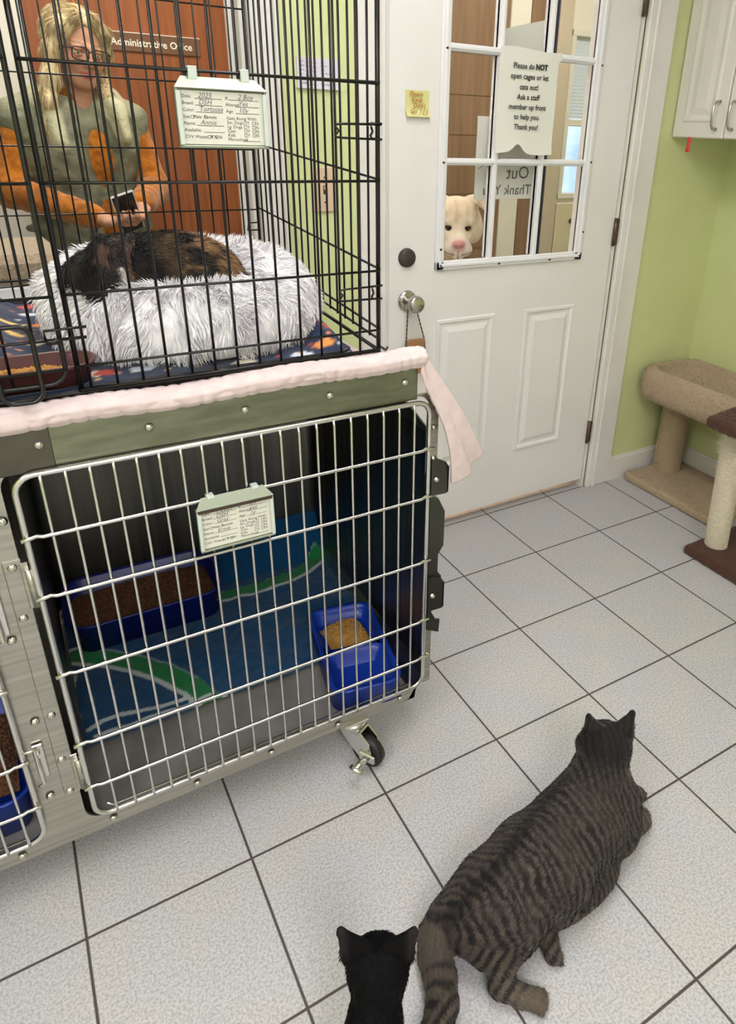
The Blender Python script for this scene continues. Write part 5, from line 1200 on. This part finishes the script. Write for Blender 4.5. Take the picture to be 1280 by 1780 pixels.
vo = vcol_mesh('vest', vv, vf, vc(vv), vmat('olive_nylon', .55, .4, .1, bump=(26, .9, .012)), wo, label='olive padded vest with pale collar')
m = MB()
for i in range(26): m.box((-.8275, .836, .99 + i * .014), (-.8235, .841, .998 + i * .014))
m.build('zipper', M['nickel'], vo)
j = Sdf(.03); j.ell((-.82, .985, .90), (.175, .115, .11), None, 'j', .05)
for sg in (-1, 1): j.chain([(-.82 + sg * .08, .98, .86), (-.82 + sg * .09, .96, .48), (-.82 + sg * .095, .99, .09)], [.098, .070, .058], 'j', .03)
jv, jf = j.mesh(.010); jo = vcol_mesh('jeans', jv, jf, mixc(lin((48, 58, 80)), lin((70, 82, 108)), fbm(jv, 70, 2)), vmat('denim', .95, .1), wo)
for sg in (-1, 1):
    z = Sdf(.02); z.cap((-.82 + sg * .095, 1.0, .05), (-.82 + sg * .107, .87, .036), .046, .038, 's'); z.cap((-.82 + sg * .095, 1.0, .10), (-.82 + sg * .095, 1.0, .05), .046, .046, 's'); zv, zf_ = z.mesh(.008, floor=.0); vcol_mesh('shoe', zv, zf_, np.tile(lin((44, 38, 36)), (len(zv), 1)), vmat('shoe_leather', .5, .4), wo)
ph = thing('mobile_phone', 'dark mobile phone held in the hands of the blond person', 'phone', (-.752, .60, 1.075))
PR = frame((-.15, -.35, .55), (0, -1, .2)); m = MB(); m.bbox((-.036, -.074, -.004), (.036, .074, .004), .003, PR, (-.752, .592, 1.087)); m.build('case', M['phone2'], ph); m = MB(); m.bbox((-.033, -.070, .0), (.033, .070, .0052), .001, PR, (-.752, .592, 1.087)); m.build('screen', M['phone'], ph)

# carpeted perch on a white cabinet, in the doorway left of the cat bed
cb = thing('storage_cabinet', 'white low cabinet in the office doorway behind the wire crate', 'cabinet', (-1.3, .32, 0))
m = MB(); m.bbox((-1.62, .14, .02), (-.985, .52, .965), .004); m.build('cabinet_body', M['lite'], cb)
for i in range(5):
    m = MB(); m.bbox((-1.60, .128, .08 + i * .175), (-1.005, .14, .24 + i * .175), .004); d_ = m.build('drawer', M['lite'], cb); m = MB(); m.bbox((-1.36, .118, .215 + i * .175), (-1.24, .128, .225 + i * .175), .003); m.build('handle', M['nickel'], d_)
s = Sdf(.02); s.cap((-1.56, .32, .995), (-1.06, .32, .995), .035, .035, 'p')
m = MB(); m.bbox((-1.61, .15, .9655), (-.99, .50, 1.04), .02); pe = m.build('carpeted_cushion', M['beige'], org=(-1.3, .32, .965)); tag(pe, 'tan carpet covered perch lying on the white low cabinet', 'cat perch')

# ================================================================== THINGS ON THE DOOR WALL
t = thing('office_sign', 'brown plate reading Administrative Office on the red-brown wood door', 'sign', (-.475, YH - .036, 1.60))
m = MB(); m.bbox((-.652, YH - .042, 1.592), (-.293, YH - .036, 1.654), .001); sp_ = m.build('plate', M['sign'], t)
m = MB(); text_add(m, 'Administrative Office', (-.4725, YH - .043, 1.6105), .0345, align='CENTER', bold=.0006); m.build('lettering', M['signtxt'], sp_, fix=False)
m = MB(); m.box((-.654, YH - .043, 1.653), (-.291, YH - .036, 1.6555)); m.build('top_edge', M['signtxt'], sp_, 'pale top edge')
# light switch
t = thing('light_switch', 'ivory light switch plate on the green wall strip', 'light switch', (-.3285, -.001, 1.20))
m = MB(); m.bbox((-.365, -.0065, 1.140), (-.292, -.0005, 1.256), .003); sw_ = m.build('plate', M['ivory'], t)
m = MB(); m.box((-.3335, -.0075, 1.187), (-.3245, -.006, 1.209)); m.build('slot', M['dial'], sw_); m = MB(); m.bbox((-.3315, -.013, 1.199), (-.3265, -.006, 1.207), .001); m.build('toggle', M['ivory'], t)
for z in (1.166, 1.230):
    m = MB(); m.cyl((-.329, -.0075, z), (-.329, -.006, z), .0025, 10); m.build('screw', M['dial'], sw_)
# posted form above the switch
t = thing('posted_form', 'lavender-white form posted on the green wall above the light switch', 'notice', (-.332, -.001, 1.44))
m = MB(); m.box((-.392, -.004, 1.446), (-.274, -.0008, 1.513)); m.box((-.394, -.008, 1.443), (-.272, -.0008, 1.4465)); pf = m.build('paper', mat('lavender_paper', (214, 208, 220), .8), t)
m = MB()
for i, a in enumerate(('Date:', 'Breed:', 'Color:', 'Sex:', 'Name:', 'Available:')): text_add(m, a, (-.387, -.0043, 1.503 - i * .0098), .006); strip(m, (-.370, -.0043, 1.502 - i * .0098), (-.337, -.0043, 1.502 - i * .0098), .0005)
for i, a in enumerate(('# ', 'Altered:', 'Age:', 'Gets Along With:', 'Dogs', 'Cats', 'Microchip#')): text_add(m, a, (-.328, -.0043, 1.503 - i * .0085), .0055)
m.build('printed_form', M['ink'], pf, fix=False)
# sticky note
t = thing('sticky_note', 'yellow sticky note with orange handwriting on the white door', 'note', (-.036, .002, 1.42))
m = MB(); vs = []
for i in range(9):
    for k in range(9):
        u_, v_ = i / 8, k / 8; lift = .012 * max(0, (.35 - v_)) ** 1.5 * 4 + .006 * max(0, .3 - u_) * (1 - v_); vs.append((-.076 + .077 * u_ + .004 * v_ * 0, .0035 - lift - .0006, 1.389 + .067 * v_))
m.add(vs, [(i * 9 + k, i * 9 + k + 1, (i + 1) * 9 + k + 1, (i + 1) * 9 + k) for i in range(8) for k in range(8)], True); sn = m.build('note_paper', M['note'], t, fix=False)
m = MB()
for i, a in enumerate(('Please', 'Keep', "Don't", 'Go  ! ( )')): text_add(m, a, (-.066 + .006 * i * (i < 3), -.0012 - (.006 if i == 3 else .0015), 1.441 - i * .0145), .017, shear=.25, bold=.0003)
m.build('handwriting', M['redink'], t, fix=False)
# printed notice on the lite
t = thing('paper_notice', 'white printed notice taped over the middle panes of the door window', 'notice', (.335, -.012, 1.44))
def sheet(x0, x1, z0, z1, y, wob, m_, par, name, notch=None, nx=24, nz=30):
    m = MB(); vs = []
    for i in range(nx + 1):
        for k in range(nz + 1):
            u_, v_ = i / nx, k / nz; x = x0 + (x1 - x0) * u_; z = z0 + (z1 - z0) * v_
            if notch: x, z = notch(u_, v_, x, z)
            vs.append((x, y - wob * (.5 + .5 * math.sin(u_ * 5 + v_ * 3) * math.cos(v_ * 7 - u_ * 2)) - wob * 1.5 * max(0, .12 - v_) * 6, z))
    n = len(vs); vs += [(v[0], v[1] + .0004, v[2]) for v in vs]
    f = [(i * (nz + 1) + k, i * (nz + 1) + k + 1, (i + 1) * (nz + 1) + k + 1, (i + 1) * (nz + 1) + k) for i in range(nx) for k in range(nz)]
    m.add(vs, f + [tuple(a + n for a in q[::-1]) for q in f], True); return m.build(name, m_, par, fix=False)
def notch(u_, v_, x, z): 
    if v_ < .12: z += (.12 - v_) / .12 * .012 * math.exp(-((u_ - .38) / .10) ** 2) * 2.0
    return x + (.012 if v_ > .93 and u_ > .9 else 0), z + .004 * math.sin(u_ * 6)
pn_ = sheet(.226, .448, 1.298, 1.583, -.0125, .003, M['paper'], t, 'paper_sheet', notch)
m = MB()
LN = [('Please do ', 1.535), ('open cages or let', 1.508), ('cats out!', 1.480), ('Ask a staff', 1.453), ('member up front', 1.426), ('to help you.', 1.399), ('Thank you!', 1.371)]
for a, z in LN[1:]: text_add(m, a, (.338, -.0175, z - .004), .0205, align='CENTER', bold=.0004)
text_add(m, 'Please do', (.381 - .028, -.0175, 1.531), .0205, align='RIGHT', bold=.0004); text_add(m, 'NOT', (.358, -.0175, 1.531), .0205, bold=.0011)
m.build('lettering', M['ink'], pn_, fix=False)
# the old handwritten notice on the hallway side of the glass, seen from behind
t = thing('handwritten_notice', 'handwritten notice on the far side of the door glass reading backwards', 'notice', (.32, .05, 1.3))
ps = sheet(.205, .437, 1.158, 1.40, .0555, .001, M['paper'], t, 'paper_sheet')
m = MB(); text_add(m, 'Out', (.420, .0535, 1.220), .056, mirror=True, bold=.0002); text_add(m, 'Thank You', (.432, .0535, 1.172), .044, mirror=True, bold=.0002); strip(m, (.29, .0535, 1.262), (.33, .0535, 1.264), .002); strip(m, (.215, .0535, 1.25), (.24, .0535, 1.262), .002)
m.build('handwriting', M['pen'], ps, fix=False)
t = thing('folded_paper', 'blank slanted sheet of paper behind the top middle pane', 'paper', (.36, .056, 1.62))
m = MB(); m.prism([(.272, 1.56), (.436, 1.56), (.436, 1.672), (.30, 1.640), (.286, 1.634)], .0535, .0545, 1); m.build('paper_sheet', M['paper'], t)
# wooden tag hanging on cord from the knob
t = thing('door_hanger', 'tan wooden tag hanging by twisted cord from the door knob', 'door hanger', (-.035, -.01, .70))
m = MB(); kx, kz = -.062, .868; yk = Y0 - .030
def twist(a, c_, r=.0016):
    a = Vector(a); c_ = Vector(c_); 
    for ph_ in (0, PI): m.tube([a.lerp(c_, i / 30) + Vector((math.cos(i * .9 + ph_) * .0013, math.sin(i * .9 + ph_) * .0013, 0)) for i in range(31)], .0013, 5)
twist((kx - .012, yk, kz - .004), (-.070, -.010, .742)); twist((kx + .012, yk, kz - .004), (-.004, -.010, .742)); m.tube([(kx - .012, yk, kz - .004), (kx - .0115, yk, kz + .006), (kx, yk, kz + .0128), (kx + .0115, yk, kz + .006), (kx + .012, yk, kz - .004)], .0018, 6)
twist((-.070, -.010, .742), (-.072, -.010, .66)); twist((-.004, -.010, .742), (.004, -.010, .67))
m.build('cord', M['cord'], t)
m = MB(); m.bbox((-.069, -.014, .690), (-.004, -.002, .743), .002); m.bbox((-.066, -.015, .63), (.000, -.003, .688), .002); m.build('wooden_tag', M['tagwood'], t)

# ================================================================== WALL CABINET
cw = thing('wall_cabinet', 'white upper wall cabinet with arched metal pulls in the right corner', 'cabinet', (1.17, -.6, 1.36))
CXF = 1.022
m = MB(); m.bbox((CXF, -1.40, 1.362), (XR - .001, -.003, 2.2), .002); m.build('cabinet_box', M['cab'], cw)
def cdoor(y0, y1, hy):
    xf = CXF - .018; m = MB(); z0, z1 = 1.360, 2.195
    m.bbox((xf, y0, z0), (CXF - .001, y1, z1), .004)
    # raised panel as nested bevelled rings on the -x face
    yy0, yy1, zz0, zz1 = y0 + .052, y1 - .052, z0 + .060, z1 - .060
    lv = [(0, xf - .0003), (.004, xf + .005), (.010, xf + .005), (.030, xf - .002)]; vs = []
    # recess is drawn by a shallow groove frame
    for r, x in lv: vs += [(x if x < xf else xf - .0002 - (x - xf) * .0, yy0 + r, zz0 + r), (x if x < xf else xf - .0002, yy1 - r, zz0 + r), (x if x < xf else xf - .0002, yy1 - r, zz1 - r), (x if x < xf else xf - .0002, yy0 + r, zz1 - r)]
    d_ = m.build('door', M['cab'], cw)
    m = MB(); e = .0035
    def rg(r, x): return [(x, yy0 + r, zz0 + r), (x, yy1 - r, zz0 + r), (x, yy1 - r, zz1 - r), (x, yy0 + r, zz1 - r)]
    R_ = [rg(-.012, xf + .0005), rg(-.006, xf - e), rg(0, xf - e), rg(.010, xf - .0006), rg(.016, xf - .0006), rg(.034, xf - .0045)]
    n = 4; m.add([v for q in R_ for v in q], [(i * n + k, i * n + (k + 1) % n, (i + 1) * n + (k + 1) % n, (i + 1) * n + k) for i in range(5) for k in range(4)]); m.add(R_[-1], [(0, 1, 2, 3)]); m.build('raised_panel', M['cab'], d_)
    m = MB(); pts = [(xf, hy, 1.388), (xf - .018, hy, 1.390), (xf - .027, hy, 1.400), (xf - .030, hy, 1.43), (xf - .027, hy, 1.460), (xf - .018, hy, 1.470), (xf, hy, 1.472)]
    m.tube(pts, [.0055, .0045, .0042, .0042, .0042, .0045, .0055], 8); m.build('handle', M['nickel'], d_, 'arched metal pull')
cdoor(-.218, -.004, -.188); cdoor(-.436, -.222, -.252); cdoor(-.90, -.44, -.86); cdoor(-1.395, -.904, -.94)
m = MB(); m.bbox((1.000, -.092, 1.318), (1.008, -.078, 1.362), .003); m.bbox((1.001, -.095, 1.315), (1.007, -.075, 1.328), .003); rt = m.build('red_strap', M['red'], org=(1.004, -.085, 1.36)); tag(rt, 'small red tab hanging under the white wall cabinet', 'strap')
for (y, z) in ((-.20, 1.27), (-.165, 1.24)):
    m = MB(); m.cyl((XR - .003, y, z), (XR, y, z), .004, 10); sc = m.build('wall_screw', M['ink'], org=(XR - .001, y, z)); tag(sc, 'tiny dark screw in the green right wall below the cabinet', 'screw', 'screws in the green wall')

# ================================================================== CAT TREES
def carpet_fuzz(name, vs, fs, n, ln, cols, parent):
    def cf(P): return mixc(lin(cols[0]), lin(cols[1]), sst(.32, .68, fbm(P, 150, 3)))
    fur(name, vs, fs, n, ln, .0016, (0, 0, -.3), cf, vmat('carpet_pile', 1.0, .05, .2), parent, lift=.7, rnd=.5)
BG = ((150, 130, 104), (196, 176, 148)); BR = ((64, 42, 34), (96, 66, 54))
def sd_part(name, s_, h, cols, parent, fz=0, ln=.008, floor=None, m_=None):
    v, f = s_.mesh(h, floor=floor); o = vcol_mesh(name, v, f, mixc(lin(cols[0]), lin(cols[1]), .4 + .2 * fbm(v, 90, 3)), m_ or vmat('carpet_pile', 1.0, .05, .2), parent)
    if fz: carpet_fuzz(name + '_pile', v, f, fz, ln, cols, o)
    return o
class Box(Sdf):
    def one(s, q, P):
        if q[0] == 'b':
            d = np.abs((P - q[1]) @ q[3]) - (q[2] - q[4]); return np.linalg.norm(np.maximum(d, 0), axis=1) + np.minimum(d.max(1), 0) - q[4]
        return Sdf.one(s, q, P)
    def box(s, c, hsz, r, R=None, t='b', k=.01, neg=False): s.pr.append(('b', np.array(c, float), np.array(hsz, float), np.eye(3) if R is None else np.array(R), r, t, k, neg)); return s
bt = thing('cat_tree', 'beige carpeted cat tree with scooped tray in the corner of the room', 'cat tree', (1.17, -.27, 0))
x = Box(.01); x.box((1.163, -.265, .018), (.160, .232, .018), .012); sd_part('base', x, .007, BG, bt, 9000, .006, floor=.0)
x = Sdf(.01); x.cap((1.205, -.088, .03), (1.205, -.088, .385), .058, .058); sd_part('post', x, .007, BG, bt, 4500, .006)
x = Box(.02); x.box((1.163, -.285, .452), (.168, .262, .078), .060, k=.02); x.box((1.163, -.285, .535), (.134, .228, .078), .06, t='cut', k=.006, neg=True); x.box((1.10, -.30, .575), (.3, .5, .045), .01, R=np.array(frame((0, 1, .0), (.10, .05, 1))), t='cut', k=.01, neg=True)
sd_part('tray', x, .007, BG, bt, 15000, .007)
x = Sdf(.01); x.cap((1.215, -.44, .03), (1.215, -.44, .39), .050, .050); sd_part('post', x, .008, BG, bt, 2500, .006)
# brown one
wt_ = thing('cat_tree', 'dark brown cat tree with pale sisal scratching post at the right edge', 'cat tree', (.97, -.78, 0))
x = Box(.01); x.box((.965, -.765, .017), (.195, .205, .017), .012); sd_part('base', x, .007, BR, wt_, 12000, .005, floor=.0)
x = Box(.01); x.box((.905, -.80, .548), (.195, .215, .020), .014, np.array(frame((0, 1, 0), (-.08, .0, 1)))); sd_part('platform', x, .007, BR, wt_, 12000, .005)
pa, pb_ = Vector((.878, -.615, .03)), Vector((.812, -.635, .530))
m = MB(); N_ = 62; pts = []
for i in range(N_ * 6 + 1):
    q = i / (N_ * 6); pts.append((pa.lerp(pb_, q), .0385 + .0014 * abs(math.sin(i * PI / 6))))
m.tube([p[0] for p in pts], [p[1] for p in pts], 22); sp2 = m.build('sisal_post', mat('sisal_rope', (206, 194, 168), .95, noise=70, col2=(226, 216, 194), bump=(300, .8, .002), stretch=(1, 1, 3)), wt_, 'pale sisal rope post', fix=False)
nv = np.array([(v[0], v[1], v[2]) for v in m.v]); nf = np.array([f for f in m.f if len(f) == 4])
fur('sisal_fray', nv, nf, 5200, .014, .0009, (0, 0, .2), lambda P: mixc(lin((206, 196, 172)), lin((236, 230, 214)), fbm(P, 60, 2)), vmat('sisal_fibre', .95, .1), sp2, lift=.55, rnd=.5, keep=lambda P, N: (P[:, 2] > .30 + .15 * RNG.random(len(P))))
fur('sisal_tuft', nv, nf, 2600, .040, .0009, (-.5, 0, .3), lambda P: mixc(lin((216, 208, 190)), lin((240, 236, 226)), fbm(P, 60, 2)), vmat('sisal_fibre', .95, .1), sp2, lift=.45, rnd=.28, keep=lambda P, N: (P[:, 2] > .42) & (P[:, 2] < .475) & (N[:, 0] < -.3))
x = Sdf(.01); x.cap((1.10, -.90, .03), (1.08, -.90, .53), .040, .040); sd_part('post', x, .008, ((196, 184, 158), (220, 210, 188)), wt_, 0)
